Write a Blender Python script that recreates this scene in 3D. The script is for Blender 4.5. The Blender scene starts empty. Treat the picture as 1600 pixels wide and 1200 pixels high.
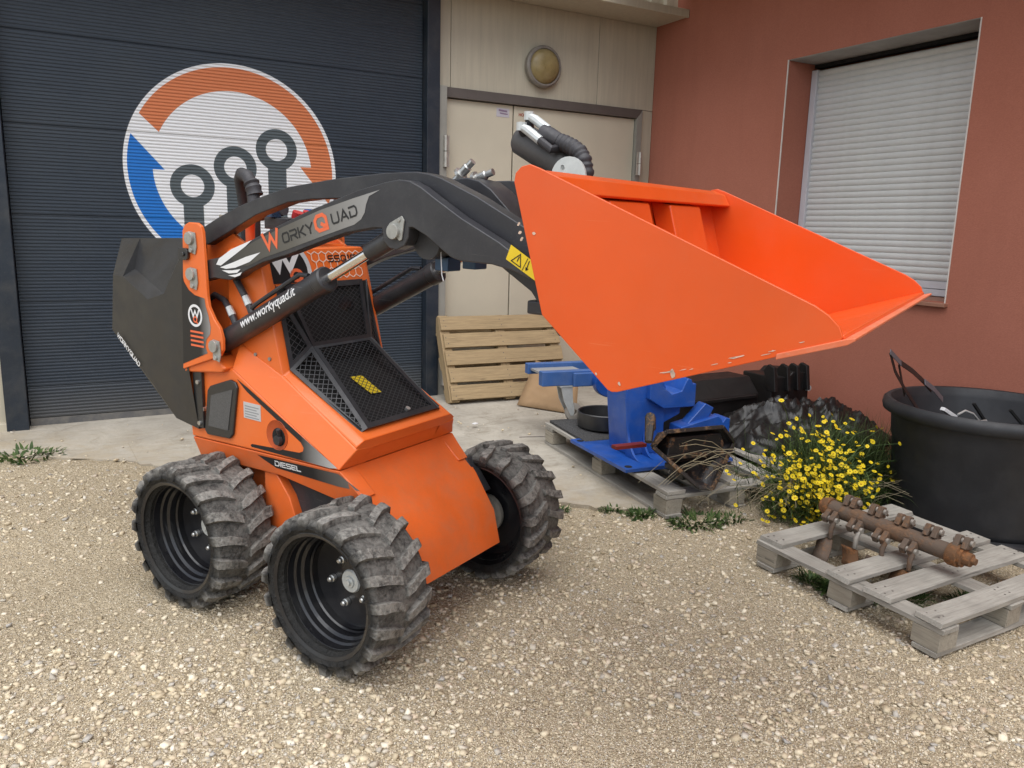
import bpy, bmesh, math, random
import numpy as np
from mathutils import Vector, Matrix, Euler, noise as mnoise

random.seed(7); RNG = np.random.default_rng(7)
SC = bpy.context.scene
COL = SC.collection
rad = math.radians

# ---------------------------------------------------------------- camera, world, sun, exposure
def cam_axes(yaw, pitch, roll):
    f = Vector((math.sin(yaw)*math.cos(pitch), math.cos(yaw)*math.cos(pitch), -math.sin(pitch)))
    r = Vector((math.cos(yaw), -math.sin(yaw), 0)); u = r.cross(f)
    c, s = math.cos(roll), math.sin(roll)
    return c*r+s*u, -s*r+c*u, f
_r, _u, _f = cam_axes(rad(29.01182), rad(10.96386), rad(1.48270))
cam = bpy.data.cameras.new('camera'); cam_ob = bpy.data.objects.new('camera', cam); COL.objects.link(cam_ob)
cam_ob.matrix_world = Matrix(((_r.x, _u.x, -_f.x, 0), (_r.y, _u.y, -_f.y, 0), (_r.z, _u.z, -_f.z, 1.5), (0, 0, 0, 1)))
cam.sensor_fit = 'HORIZONTAL'; cam.sensor_width = 36.0; cam.lens = 36.0*1235.844/1600.0
cam.clip_start = 0.05; cam.clip_end = 500
SC.camera = cam_ob

SUN_EL, SUN_AZ = rad(68), rad(215)          # azimuth clockwise from +Y: light comes from behind the camera, left of it
w = bpy.data.worlds.new('World'); SC.world = w; w.use_nodes = True
wn = w.node_tree; wn.nodes.clear()
sky = wn.nodes.new('ShaderNodeTexSky'); sky.sky_type = 'NISHITA'; sky.sun_disc = False
sky.sun_elevation = SUN_EL; sky.sun_rotation = SUN_AZ; sky.air_density = 1.0; sky.dust_density = 1.2; sky.ozone_density = 1.0
hs = wn.nodes.new('ShaderNodeHueSaturation'); hs.inputs['Saturation'].default_value = 0.42
bg = wn.nodes.new('ShaderNodeBackground'); bg.inputs['Strength'].default_value = 0.10
wo = wn.nodes.new('ShaderNodeOutputWorld')
wn.links.new(sky.outputs[0], hs.inputs['Color']); wn.links.new(hs.outputs[0], bg.inputs[0]); wn.links.new(bg.outputs[0], wo.inputs[0])
sl = bpy.data.lights.new('sun', 'SUN'); sl.energy = 1.5; sl.angle = rad(75); sl.color = (1.0, 0.98, 0.955)
so = bpy.data.objects.new('sun', sl); COL.objects.link(so)
_d = Vector((math.sin(SUN_AZ)*math.cos(SUN_EL), math.cos(SUN_AZ)*math.cos(SUN_EL), math.sin(SUN_EL)))
so.rotation_euler = _d.to_track_quat('Z', 'Y').to_euler(); so.location = (-4, -6, 9)
vs = SC.view_settings; vs.view_transform = 'Standard'; vs.look = 'None'; vs.gamma = 1; vs.exposure = 1.03; vs.use_curve_mapping = False

cy = SC.cycles; cy.max_bounces = 5; cy.diffuse_bounces = 2; cy.glossy_bounces = 3; cy.transmission_bounces = 3; cy.use_denoising = True; cy.caustics_reflective = False; cy.caustics_refractive = False

# ---------------------------------------------------------------- mesh helpers
class MB:
    """collects shapes into one mesh"""
    def __init__(s): s.v = []; s.f = []
    def add(s, vs_, fs):
        o = len(s.v); s.v += [tuple(p) for p in vs_]; s.f += [tuple(i+o for i in f) for f in fs]; return s
    def box(s, x0, x1, y0, y1, z0, z1):
        x0, x1 = min(x0, x1), max(x0, x1); y0, y1 = min(y0, y1), max(y0, y1); z0, z1 = min(z0, z1), max(z0, z1)
        return s.add([(x0,y0,z0),(x1,y0,z0),(x1,y1,z0),(x0,y1,z0),(x0,y0,z1),(x1,y0,z1),(x1,y1,z1),(x0,y1,z1)],
                     [(3,2,1,0),(4,5,6,7),(0,1,5,4),(1,2,6,5),(2,3,7,6),(3,0,4,7)])
    def prism(s, prof, a0, a1, axis='y'):
        """prof: 2D outline; extruded along axis. axis y: (x,z) ; axis x: (y,z) ; axis z: (x,y)"""
        def P(p, a):
            return (p[0], a, p[1]) if axis == 'y' else (a, p[0], p[1]) if axis == 'x' else (p[0], p[1], a)
        n = len(prof); ar = sum(prof[i][0]*prof[(i+1) % n][1]-prof[(i+1) % n][0]*prof[i][1] for i in range(n))
        pr_ = list(prof) if ar > 0 else list(prof)[::-1]
        if a0 > a1: a0, a1 = a1, a0
        vs_ = [P(p, a0) for p in pr_]+[P(p, a1) for p in pr_]
        fs = [tuple(range(n)), tuple(range(2*n-1, n-1, -1))]+[(i, n+i, n+(i+1) % n, (i+1) % n) for i in range(n)]
        if axis in ('x', 'z'): fs = [f[::-1] for f in fs]
        return s.add(vs_, fs)
    def tube(s, pts, r, n=10, cap=True, flat=None):
        pts = [Vector(p) for p in pts]; m = len(pts)
        rs = r if isinstance(r, (list, tuple)) else [r]*m
        vs_ = []; prev = None
        for i, p in enumerate(pts):
            t = (pts[min(i+1, m-1)]-pts[max(i-1, 0)]).normalized()
            if prev is None:
                a = Vector((0,0,1)) if abs(t.z) < .9 else Vector((1,0,0)); nx = t.cross(a).normalized()
            else: nx = (prev-t*prev.dot(t)).normalized()
            prev = nx; ny = t.cross(nx)
            for k in range(n):
                a = 2*math.pi*k/n; vs_.append(p+nx*math.cos(a)*rs[i]+ny*math.sin(a)*rs[i]*(flat or 1))
        fs = [(i*n+k, i*n+(k+1) % n, (i+1)*n+(k+1) % n, (i+1)*n+k) for i in range(m-1) for k in range(n)]
        if cap: fs += [tuple(range(n-1, -1, -1)), tuple((m-1)*n+k for k in range(n))]
        return s.add(vs_, fs)
    def cyl(s, p0, p1, r, n=20, r1=None): return s.tube([p0, p1], [r, r if r1 is None else r1], n)
    def lathe(s, prof, n=32, axis='z', c=(0,0,0), close=False, a0=0, a1=2*math.pi):
        full = abs(a1-a0-2*math.pi) < 1e-6; m = len(prof); k_ = n if full else n+1; vs_ = []
        for k in range(k_):
            a = a0+(a1-a0)*k/n; ca, sa = math.cos(a), math.sin(a)
            for r, h in prof:
                q = (r*ca, r*sa, h) if axis == 'z' else (r*sa, h, r*ca) if axis == 'y' else (h, r*ca, r*sa)
                vs_.append((q[0]+c[0], q[1]+c[1], q[2]+c[2]))
        fs = []
        for k in range(n):
            k2 = (k+1) % k_
            for i in range(m if close else m-1):
                j = (i+1) % m; fs.append((k*m+i, k2*m+i, k2*m+j, k*m+j))
        return s.add(vs_, fs)
    def bar(s, p0, p1, wd, th, up=(0,0,1)):
        p0 = Vector(p0); p1 = Vector(p1); t = (p1-p0).normalized(); up = Vector(up)
        sx = t.cross(up).normalized()*wd/2; sz = sx.cross(t).normalized()*th/2
        vs_ = [p0-sx-sz, p0+sx-sz, p0+sx+sz, p0-sx+sz, p1-sx-sz, p1+sx-sz, p1+sx+sz, p1-sx+sz]
        return s.add(vs_, [(0,1,2,3),(7,6,5,4),(0,4,5,1),(1,5,6,2),(2,6,7,3),(3,7,4,0)])
    def build(s, name, mat=None, parent=None, bevel=0, seg=2, smooth=35, solid=0, loc=None):
        me = bpy.data.meshes.new(name); me.from_pydata(s.v, [], s.f); me.update()
        bm = bmesh.new(); bm.from_mesh(me); bmesh.ops.remove_doubles(bm, verts=bm.verts, dist=1e-6); bmesh.ops.recalc_face_normals(bm, faces=bm.faces); bm.to_mesh(me); bm.free()
        if smooth and not bevel:
            me.shade_smooth(); me.set_sharp_from_angle(angle=rad(smooth))
        if mat: me.materials.append(mat)
        ob = bpy.data.objects.new(name, me); COL.objects.link(ob)
        if parent: ob.parent = parent
        if loc: ob.location = loc
        if solid:
            md = ob.modifiers.new('solid', 'SOLIDIFY'); md.thickness = solid; md.offset = 0
        if bevel:
            md = ob.modifiers.new('bevel', 'BEVEL'); md.width = bevel; md.segments = seg; md.limit_method = 'ANGLE'; md.angle_limit = rad(28); md.harden_normals = True
            me.shade_smooth(); me.set_sharp_from_angle(angle=rad(28))
        return ob

def tag(o, label=None, cat=None, group=None, kind=None):
    for k, v_ in (('label', label), ('category', cat), ('group', group), ('kind', kind)):
        if v_: o[k] = v_
    return o
def thing(name, label, cat, loc=(0,0,0), rz=0, group=None, mat=None):
    o = bpy.data.objects.new(name, None); COL.objects.link(o); o.empty_display_size = .1
    if mat is not None: o.matrix_world = mat
    else: o.location = loc; o.rotation_euler = (0, 0, rz)
    return tag(o, label, cat, group)
def link_copy(src, parent=None, loc=None):
    c = src.copy(); COL.objects.link(c)
    mi = src.matrix_parent_inverse.copy()
    if parent: c.parent = parent; c.matrix_parent_inverse = mi
    if loc: c.location = loc
    return c

# ---------------------------------------------------------------- material helpers
class NT:
    def __init__(s, name):
        s.m = bpy.data.materials.new(name); s.m.use_nodes = True; s.t = s.m.node_tree; s.n = s.t.nodes; s.n.clear()
        s.out = s.n.new('ShaderNodeOutputMaterial'); s.b = s.n.new('ShaderNodeBsdfPrincipled'); s.t.links.new(s.b.outputs[0], s.out.inputs[0])
        s._pos = None; s._obj = None
    def set(s, sock, v_):
        if isinstance(v_, bpy.types.NodeSocket): s.t.links.new(v_, sock)
        else:
            if hasattr(sock.default_value, '__len__') and len(sock.default_value) == 4 and len(v_) == 3: v_ = (*v_, 1)
            sock.default_value = v_
    def inp(s, k, v_): s.set(s.b.inputs[k], v_)
    def math(s, op, a, b=0.0, c=None, clamp=False):
        n = s.n.new('ShaderNodeMath'); n.operation = op; n.use_clamp = clamp; s.set(n.inputs[0], a); s.set(n.inputs[1], b)
        if c is not None: s.set(n.inputs[2], c)
        return n.outputs[0]
    def pos(s):
        if s._pos is None: s._pos = s.n.new('ShaderNodeNewGeometry').outputs['Position']
        return s._pos
    def obj(s):
        if s._obj is None: s._obj = s.n.new('ShaderNodeTexCoord').outputs['Object']
        return s._obj
    def sep(s, v_):
        n = s.n.new('ShaderNodeSeparateXYZ'); s.set(n.inputs[0], v_); return n.outputs
    def mapv(s, v_, scale=(1,1,1), loc=(0,0,0), rot=(0,0,0)):
        n = s.n.new('ShaderNodeMapping'); s.set(n.inputs[0], v_); n.inputs['Location'].default_value = loc; n.inputs['Rotation'].default_value = rot; n.inputs['Scale'].default_value = scale; return n.outputs[0]
    def noise(s, v_, scale, detail=4, rough=.55, dist=0):
        n = s.n.new('ShaderNodeTexNoise'); s.set(n.inputs['Vector'], v_); n.inputs['Scale'].default_value = scale; n.inputs['Detail'].default_value = detail
        n.inputs['Roughness'].default_value = rough; n.inputs['Distortion'].default_value = dist; return n.outputs[0]
    def voro(s, v_, scale, feat='F1', rnd=1):
        n = s.n.new('ShaderNodeTexVoronoi'); n.feature = feat; s.set(n.inputs['Vector'], v_); n.inputs['Scale'].default_value = scale; n.inputs['Randomness'].default_value = rnd; return n.outputs
    def ramp(s, f, stops, interp='LINEAR'):
        n = s.n.new('ShaderNodeValToRGB'); n.color_ramp.interpolation = interp; e = n.color_ramp.elements
        while len(e) < len(stops): e.new(.5)
        for i, (p, c) in enumerate(stops):
            e[i].position = p; e[i].color = (*c, 1) if not isinstance(c, (int, float)) else (c, c, c, 1)
        s.set(n.inputs[0], f); return n.outputs[0]
    def mix(s, f, a, b, mode='MIX'):
        n = s.n.new('ShaderNodeMix'); n.data_type = 'RGBA'; n.blend_type = mode; s.set(n.inputs[0], f); s.set(n.inputs[6], a); s.set(n.inputs[7], b); return n.outputs[2]
    def range(s, v_, a, b, c=0.0, d=1.0):
        n = s.n.new('ShaderNodeMapRange'); s.set(n.inputs[0], v_)
        for i, x in enumerate((a, b, c, d)): n.inputs[i+1].default_value = x
        return n.outputs[0]
    def bump(s, h, strength=.3, dist=.01, prev=None):
        n = s.n.new('ShaderNodeBump'); n.inputs['Strength'].default_value = strength; n.inputs['Distance'].default_value = dist; s.set(n.inputs['Height'], h)
        if prev is not None: s.set(n.inputs['Normal'], prev)
        s.inp('Normal', n.outputs[0]); return n.outputs[0]
    def rnd(s): return s.n.new('ShaderNodeObjectInfo').outputs['Random']
    def island(s): return s.n.new('ShaderNodeNewGeometry').outputs['Random Per Island']

def col(c, k): return tuple(max(0, min(1, x*k)) for x in c)
def hexc(h):
    h = h.lstrip('#'); return tuple(((int(h[i:i+2], 16)/255+.055)/1.055)**2.4 if int(h[i:i+2], 16) > 10 else int(h[i:i+2], 16)/255/12.92 for i in (0, 2, 4))

def paint(name, c, rough=.4, metal=0, var=.12, scale=6, bump=0, bscale=80, dust=0, dustc=(.30,.27,.22), spec=.5, coat=0, scuff=0, scuffc=(.6,.6,.6)):
    """painted / plastic / metal surface with faint mottling, roughness wear and optional patchy dust"""
    t = NT(name); p = t.obj(); n = t.noise(p, scale, 5, .6)
    c1 = t.mix(t.range(n, .3, .7), col(c, 1-var), col(c, 1+var))
    if dust:
        d = t.range(t.noise(p, scale*1.7, 6, .65, .3), .45, .75, 0, dust); c1 = t.mix(d, c1, dustc)
        fine = t.range(t.noise(p, 190, 2, .5), .62, .72, 0, dust*.7); c1 = t.mix(fine, c1, dustc)
    if scuff:
        for k, (ro, th) in enumerate((((0, .5, 0), .70), ((0, -.9, .3), .715), ((.2, 1.3, 0), .72))):
            sc_ = t.range(t.noise(t.mapv(p, (1.6, 2.5, 60), (k*3.1, k, k*1.7), ro), 2.2, 3, .6), th, th+.025, 0, scuff); c1 = t.mix(sc_, c1, scuffc)
    t.inp('Base Color', c1); t.inp('Metallic', metal); t.inp('Specular IOR Level', spec)
    t.inp('Roughness', t.range(t.noise(p, scale*2.3, 4), .3, .7, max(0, rough-.08), min(1, rough+.10)))
    if coat: t.inp('Coat Weight', coat)
    if bump: t.bump(t.noise(p, bscale, 4), bump, .004)
    return t.m
# ---------------------------------------------------------------- the ground
SLOPE, Y0 = .0286, 2.35
def G(x, y): return SLOPE*(min(y, 6.6)-Y0)
APR = [(-3.2, 6.2), (-3.2, 5.75), (-1.2, 5.62), (-.55, 5.55), (-.2, 5.38), (.05, 5.16), (.3, 4.98), (.8, 4.66), (1.3, 4.25), (1.8, 3.85), (2.2, 3.52), (2.5, 3.28), (2.75, 3.16), (3.0, 3.3), (3.15, 3.75), (3.3, 4.3), (3.7, 4.75), (4.2, 5.0), (4.79, 5.1), (4.79, 6.2)]
def inpoly(x, y, P):
    r = np.zeros(np.shape(x), bool); n = len(P)
    for i in range(n):
        x0, y0 = P[i]; x1, y1 = P[(i+1) % n]
        c = ((y0 > y) != (y1 > y)) & (x < (x1-x0)*(y-y0)/((y1-y0) if y1 != y0 else 1e-9)+x0); r ^= c
    return r
APR_IN = [(x+.04*np.sign(1-x)*0, y+(.10 if y < 6 else 0)) for x, y in APR]
_wv = [(RNG.uniform(-1, 1)*f, RNG.uniform(-1, 1)*f, RNG.uniform(0, 6.28), a) for f, a in ((3, .006), (3, .006), (5, .004), (7, .003), (9, .003), (14, .002), (22, .0014), (31, .0012)) for _ in range(2)]
def Hn(x, y):
    z = SLOPE*(np.minimum(y, 6.6)-Y0)
    for a, b, ph, am in _wv: z = z+am*np.sin(a*x+b*y+ph)
    return z
def Hsheet(x, y): return Hn(x, y)-.03*inpoly(x, y, APR_IN)
def np_mesh(name, V, F):
    """V (n,3), F (m,k) with constant k -> mesh, fast"""
    me = bpy.data.meshes.new(name); k = F.shape[1]
    me.vertices.add(len(V)); me.vertices.foreach_set('co', np.asarray(V, np.float32).ravel())
    me.loops.add(F.size); me.loops.foreach_set('vertex_index', np.asarray(F, np.int32).ravel())
    me.polygons.add(len(F)); me.polygons.foreach_set('loop_start', np.arange(0, F.size, k, dtype=np.int32))
    me.update(calc_edges=True); me.validate(); return me

def m_gravel():
    t = NT('gravel_bed'); p = t.pos()
    v1 = t.voro(p, 75); v2 = t.voro(p, 150); v3 = t.voro(p, 300)
    big = t.noise(p, 1.1, 4, .6); mid = t.noise(p, 9, 4, .6)
    tone = t.ramp(v1[1], [(0, (.22,.19,.14)), (.3, (.38,.33,.25)), (.6, (.48,.425,.33)), (.85, (.63,.575,.475)), (1, (.33,.315,.295))])
    tone2 = t.ramp(v2[1], [(0, (.21,.175,.125)), (.4, (.39,.335,.25)), (.8, (.55,.49,.385)), (1, (.37,.35,.325))])
    c = t.mix(t.range(t.noise(p, 26, 3), .40, .60), tone, tone2)
    earth = t.mix(mid, (.29,.245,.18), (.42,.36,.27))
    c = t.mix(t.range(big, .35, .70, .15, .62), c, earth)
    c = t.mix(t.range(t.noise(p, .55, 3), .45, .7, 0, .30), c, (.20,.165,.12)); c = t.mix(t.range(t.noise(p, 1.7, 4, .65, .5), .50, .72, 0, .38), c, (.52,.455,.345))
    c = t.mix(1.0, c, (1.28, 1.205, 1.08), 'MULTIPLY'); c = t.mix(t.range(t.sep(p)[1], -1.5, -3.5), c, (.06, .06, .062)); t.inp('Base Color', c); t.inp('Roughness', .93); t.inp('Specular IOR Level', .25)  # ground behind the camera, out of view, darkened to cut bounced light
    h = t.math('ADD', t.math('MULTIPLY', v1[0], -.7), t.math('ADD', t.math('MULTIPLY', v2[0], -.5), t.math('MULTIPLY', v3[0], -.25)))
    t.bump(h, 1.0, .016); return t.m
def m_stone():
    t = NT('gravel_stone'); i = t.island(); p = t.pos()
    c = t.ramp(i, [(0, (.33,.28,.20)), (.16, (.49,.43,.33)), (.34, (.60,.545,.43)), (.46, (.42,.37,.29)), (.58, (.70,.66,.56)), (.68, (.35,.34,.325)), (.78, (.50,.42,.34)), (.86, (.70,.675,.61)), (.93, (.31,.315,.33)), (1, (.55,.47,.34))])
    c = t.mix(t.range(t.noise(p, 130, 3), .3, .7, 0, .35), c, (.38,.32,.23)); c = t.mix(1.0, c, (1.30, 1.24, 1.13), 'MULTIPLY'); t.inp('Base Color', c); t.inp('Roughness', .85); t.inp('Specular IOR Level', .3)
    t.bump(t.noise(p, 260, 3), .35, .003); return t.m

def axis_grid(lo, hi, d, far):
    a = np.arange(lo, hi+1e-6, d); o = np.array([.2, .5, 1, 2, 4, 8, 16, 32, far]); return np.concatenate([(lo-o)[::-1], a, hi+o])
gx = axis_grid(-1.6, 5.2, .026, 70); gy = axis_grid(1.1, 6.5, .026, 70)
X, Yg = np.meshgrid(gx, gy); Z = Hsheet(X, Yg); nxg, nyg = len(gx), len(gy)
V = np.stack([X, Yg, Z], -1).reshape(-1, 3); idx = np.arange(nxg*nyg).reshape(nyg, nxg)
F = np.stack([idx[:-1, :-1], idx[:-1, 1:], idx[1:, 1:], idx[1:, :-1]], -1).reshape(-1, 4)
me = np_mesh('gravel_ground', V, F); me.materials.append(m_gravel()); me.shade_smooth()
o = bpy.data.objects.new('gravel_ground', me); COL.objects.link(o); tag(o, kind='structure')

# concrete apron in front of the doors, ragged edge towards the gravel
def m_concrete():
    t = NT('rough_concrete'); p = t.pos(); n = t.noise(p, 2.2, 6, .65, .4); f = t.noise(p, 40, 5, .7)
    c = t.ramp(n, [(.25, (.30,.285,.26)), (.5, (.43,.415,.385)), (.75, (.55,.535,.50))]); c = t.mix(t.range(f, .45, .75, 0, .4), c, (.33,.30,.26))
    c = t.mix(t.range(t.noise(p, 5, 5, .72, .9), .50, .68, 0, .60), c, (.24,.215,.18))
    st = t.noise(t.mapv(p, (1, 9, 1), rot=(0,0,.1)), 2.5, 4); c = t.mix(t.range(st, .5, .7, 0, .25), c, (.60,.58,.54))
    cr = t.voro(t.mapv(p, (.9, 1.1, 1)), 1.3, 'DISTANCE_TO_EDGE')[0]; c = t.mix(t.range(cr, 0, .004, .35, 0), c, (.16,.145,.125))
    s_ = t.sep(p); edge = t.math('SUBTRACT', t.math('ADD', s_[1], t.math('MULTIPLY', s_[0], .79)), 5.22)
    dirt = t.math('MULTIPLY', t.range(edge, -.05, 1.0, 1, 0), t.range(t.noise(p, 6, 5, .7, .4), .32, .62)); c = t.mix(t.math('MULTIPLY', dirt, .8), c, (.42,.36,.27))
    c = t.mix(1.0, c, (1.0, .955, .87), 'MULTIPLY'); t.inp('Base Color', c); t.inp('Roughness', .9); t.inp('Specular IOR Level', .3); b = t.bump(f, .6, .008); return t.m
M_conc = m_concrete()
def apron():
    pts = []
    n = len(APR)
    for i in range(n):
        a = np.array(APR[i]); b = np.array(APR[(i+1) % n]); L = np.hypot(*(b-a)); k = max(1, int(L/.05))
        rag = 1 <= i <= 16
        for j in range(k):
            q = a+(b-a)*j/k
            if rag: q = q+RNG.normal(0, .014, 2)+np.array([.03*math.sin(q[0]*9), .03*math.sin(q[0]*7+1)])
            pts.append(q)
    bm = bmesh.new(); vs_ = [bm.verts.new((p[0], p[1], 0)) for p in pts]; f = bm.faces.new(vs_)
    bmesh.ops.triangulate(bm, faces=[f]); bmesh.ops.subdivide_edges(bm, edges=[e for e in bm.edges if e.calc_length() > .35], cuts=4, use_grid_fill=True)
    bmesh.ops.triangulate(bm, faces=bm.faces)
    for v_ in bm.verts: v_.co.z = SLOPE*(v_.co.y-Y0)+.010+.003*math.sin(3*v_.co.x+2*v_.co.y)
    r = bmesh.ops.extrude_face_region(bm, geom=bm.faces[:])
    for g in r['geom']:
        if isinstance(g, bmesh.types.BMVert): g.co.z -= .06
    bmesh.ops.recalc_face_normals(bm, faces=bm.faces)
    me = bpy.data.meshes.new('concrete_apron'); bm.to_mesh(me); bm.free(); me.materials.append(M_conc)
    o = bpy.data.objects.new('concrete_apron', me); COL.objects.link(o); tag(o, kind='structure')
apron()

# loose stones: nobody could count them
ICO = None
def ico():
    bm = bmesh.new(); bmesh.ops.create_icosphere(bm, subdivisions=1, radius=1); V = np.array([v_.co[:] for v_ in bm.verts]); F = np.array([[v_.index for v_ in f.verts] for f in bm.faces]); bm.free(); return V, F
OCT = (np.array([(1,0,0),(-1,0,0),(0,1,0),(0,-1,0),(0,0,1),(0,0,-1)], float), np.array([(0,2,4),(2,1,4),(1,3,4),(3,0,4),(2,0,5),(1,2,5),(3,1,5),(0,3,5)]))
def scatter(name, N, base, smin, smax, powr, region, label, gate):
    V0, F0 = base; k = len(V0)
    rr = np.exp(RNG.uniform(math.log(region[0]), math.log(region[1]), N)); aa = RNG.uniform(-.72, .80, N)+rad(29); x = rr*np.sin(aa); y = rr*np.cos(aa)
    u = RNG.uniform(0, 1, N); s = smin+(smax-smin)*u**powr
    # patches of coarser and finer stone
    pat = np.sin(x*2.1+y*1.3+.5)+np.sin(x*-1.2+y*2.6+2)+np.sin(x*4.3+y*3.1)*.7+RNG.normal(0, .7, N)
    keep = (pat > gate)
    ia = inpoly(x+RNG.normal(0, .05, N), y+RNG.normal(0, .07, N), APR); keep &= ~(ia & (RNG.uniform(0, 1, N) > .03))
    keep &= (x < 4.74) & (y < 6.0)
    # view wedge only
    yaw = rad(29); ang = np.arctan2(x, y)-yaw; keep &= (np.abs(ang) < rad(47))
    x, y, s = x[keep], y[keep], s[keep]; N = len(x)
    z = Hn(x, y)+s*RNG.uniform(-.05, .45, N); z += np.where(inpoly(x, y, APR), .008, 0)
    P = V0[None]*(1+RNG.uniform(-.45, .30, (N, k, 1)))
    P = P*np.stack([s*RNG.uniform(.8, 1.35, N), s*RNG.uniform(.7, 1.1, N), s*RNG.uniform(.4, .75, N)], -1)[:, None]
    a = RNG.uniform(0, 6.283, N); b = RNG.normal(0, .35, N)
    cb, sb = np.cos(b)[:, None], np.sin(b)[:, None]; ca, sa = np.cos(a)[:, None], np.sin(a)[:, None]
    px, py, pz = P[..., 0], P[..., 1], P[..., 2]
    px, pz = px*cb-pz*sb, px*sb+pz*cb
    px, py = px*ca-py*sa, px*sa+py*ca
    Vt = np.stack([px+x[:, None], py+y[:, None], pz+z[:, None]], -1).reshape(-1, 3)
    Ft = (F0[None]+np.arange(N)[:, None, None]*k).reshape(-1, 3)
    me = np_mesh(name, Vt, Ft); me.materials.append(M_stone)
    o = bpy.data.objects.new(name, me); COL.objects.link(o); tag(o, label, 'gravel', kind='stuff')
M_stone = m_stone()
CUB = (np.array([(x, y, z) for z in (-.8, .8) for y in (-.8, .8) for x in (-.8, .8)], float), np.array([(0,2,3),(0,3,1),(4,5,7),(4,7,6),(0,1,5),(0,5,4),(2,6,7),(2,7,3),(0,4,6),(0,6,2),(1,3,7),(1,7,5)]))
scatter('gravel_stones', 92000, CUB, .0026, .0132, 6.0, (1.55, 6.2), 'loose pale limestone gravel covering the yard', -1.5)
scatter('gravel_grit', 205000, OCT, .0018, .0046, 1.3, (1.55, 5.2), 'fine tan grit between the larger gravel stones', -9)

# ---------------------------------------------------------------- cream clad warehouse wall
def m_clad(name, c, streak=.5):
    t = NT(name); p = t.pos(); s_ = t.sep(p)
    st = t.noise(t.mapv(p, (9, 9, .7)), 3, 5, .6); c1 = t.mix(t.range(st, .35, .7, 0, streak), c, col(c, .72))
    c1 = t.mix(t.range(t.noise(p, 1.2, 4), .4, .7, 0, .25), c1, col(c, .85))
    gr = t.range(t.math('ABSOLUTE', t.math('SINE', t.math('MULTIPLY', s_[0], 24))), 0, .10, 1, 0)
    c1 = t.mix(t.math('MULTIPLY', gr, .22), c1, col(c, .6))
    sp = t.range(t.noise(p, 55, 3, .6), .70, .76, 0, .5); c1 = t.mix(sp, c1, col(c, .45))
    t.inp('Base Color', c1); t.inp('Roughness', .5); t.bump(gr, -.25, .003); return t.m
CREAM = (.58, .525, .405)
M_clad = m_clad('cream_cladding', CREAM); M_leaf = paint('cream_door_paint', (.62, .56, .435), .42, var=.05, scale=2)
M_post = paint('grey_post', (.30, .29, .255), .45, var=.1, scale=3); M_fr = paint('dark_blue_frame', (.016, .024, .036), .38, var=.2, scale=3, dust=.12)
M_jamb = paint('brown_grey_frame', (.115, .098, .088), .45, var=.12); M_hinge = paint('hinge_metal', (.50, .47, .42), .35, metal=.5, var=.2, scale=20)
M_black = paint('soft_black', (.012, .012, .012), .6); M_void = paint('dark_gap', (.008, .008, .008), .9)
YW = 6.12
wall = thing('warehouse_wall', 'cream metal clad warehouse wall around the grey roller door and double door', 'wall', (2.0, 6.2, .1)); tag(wall, kind='thing')
def wpart(mb, name, mat, **k):
    o = mb.build(name, mat, **k); o.parent = wall; o.matrix_parent_inverse = Matrix.Translation((-2.0, -6.2, -.1)); return o
for x0, x1, z0, z1 in ((2.633, 2.747, 2.615, 3.34), (2.751, 4.165, 2.615, 3.34), (4.169, 4.79, 2.615, 3.34), (4.665, 4.79, 0, 2.611), (-3.2, -.462, .13, 3.34)):
    wpart(MB().box(x0, x1, 6.10, 6.3, z0, z1), 'cladding_panel', M_clad, bevel=.002, seg=1)
wpart(MB().box(-3.2, 4.79, 6.31, 6.5, 0, 6), 'backing_wall', M_black)
wpart(MB().box(-3.2, -.36, 6.035, 6.10, .06, .165), 'base_flashing', M_clad, bevel=.003)
wpart(MB().tube([(-.42, 6.034, .11), (-.42, 6.028, .11)], .012, 10), 'bolt', M_jamb)
# overhanging ledge and ribbed upper cladding
wpart(MB().box(-3.2, 4.789, 5.69, 6.30, 3.341, 3.375), 'ledge_soffit', M_clad, bevel=.004)
wpart(MB().box(-3.2, 4.789, 5.665, 5.688, 3.335, 3.40), 'ledge_lip', M_clad, bevel=.004)
def ribbed():
    prof = []; x = -3.2
    while x < 4.76:
        prof += [(x, 5.83), (x+.075, 5.83), (x+.09, 5.80), (x+.15, 5.80)]; x += .165
    V = [(a, b, z) for z in (3.376, 5.5) for a, b in prof]; n = len(prof)
    return MB().add(V, [(i, i+1, n+i+1, n+i) for i in range(n-1)])
wpart(ribbed(), 'ribbed_cladding', M_clad, smooth=20)

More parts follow.
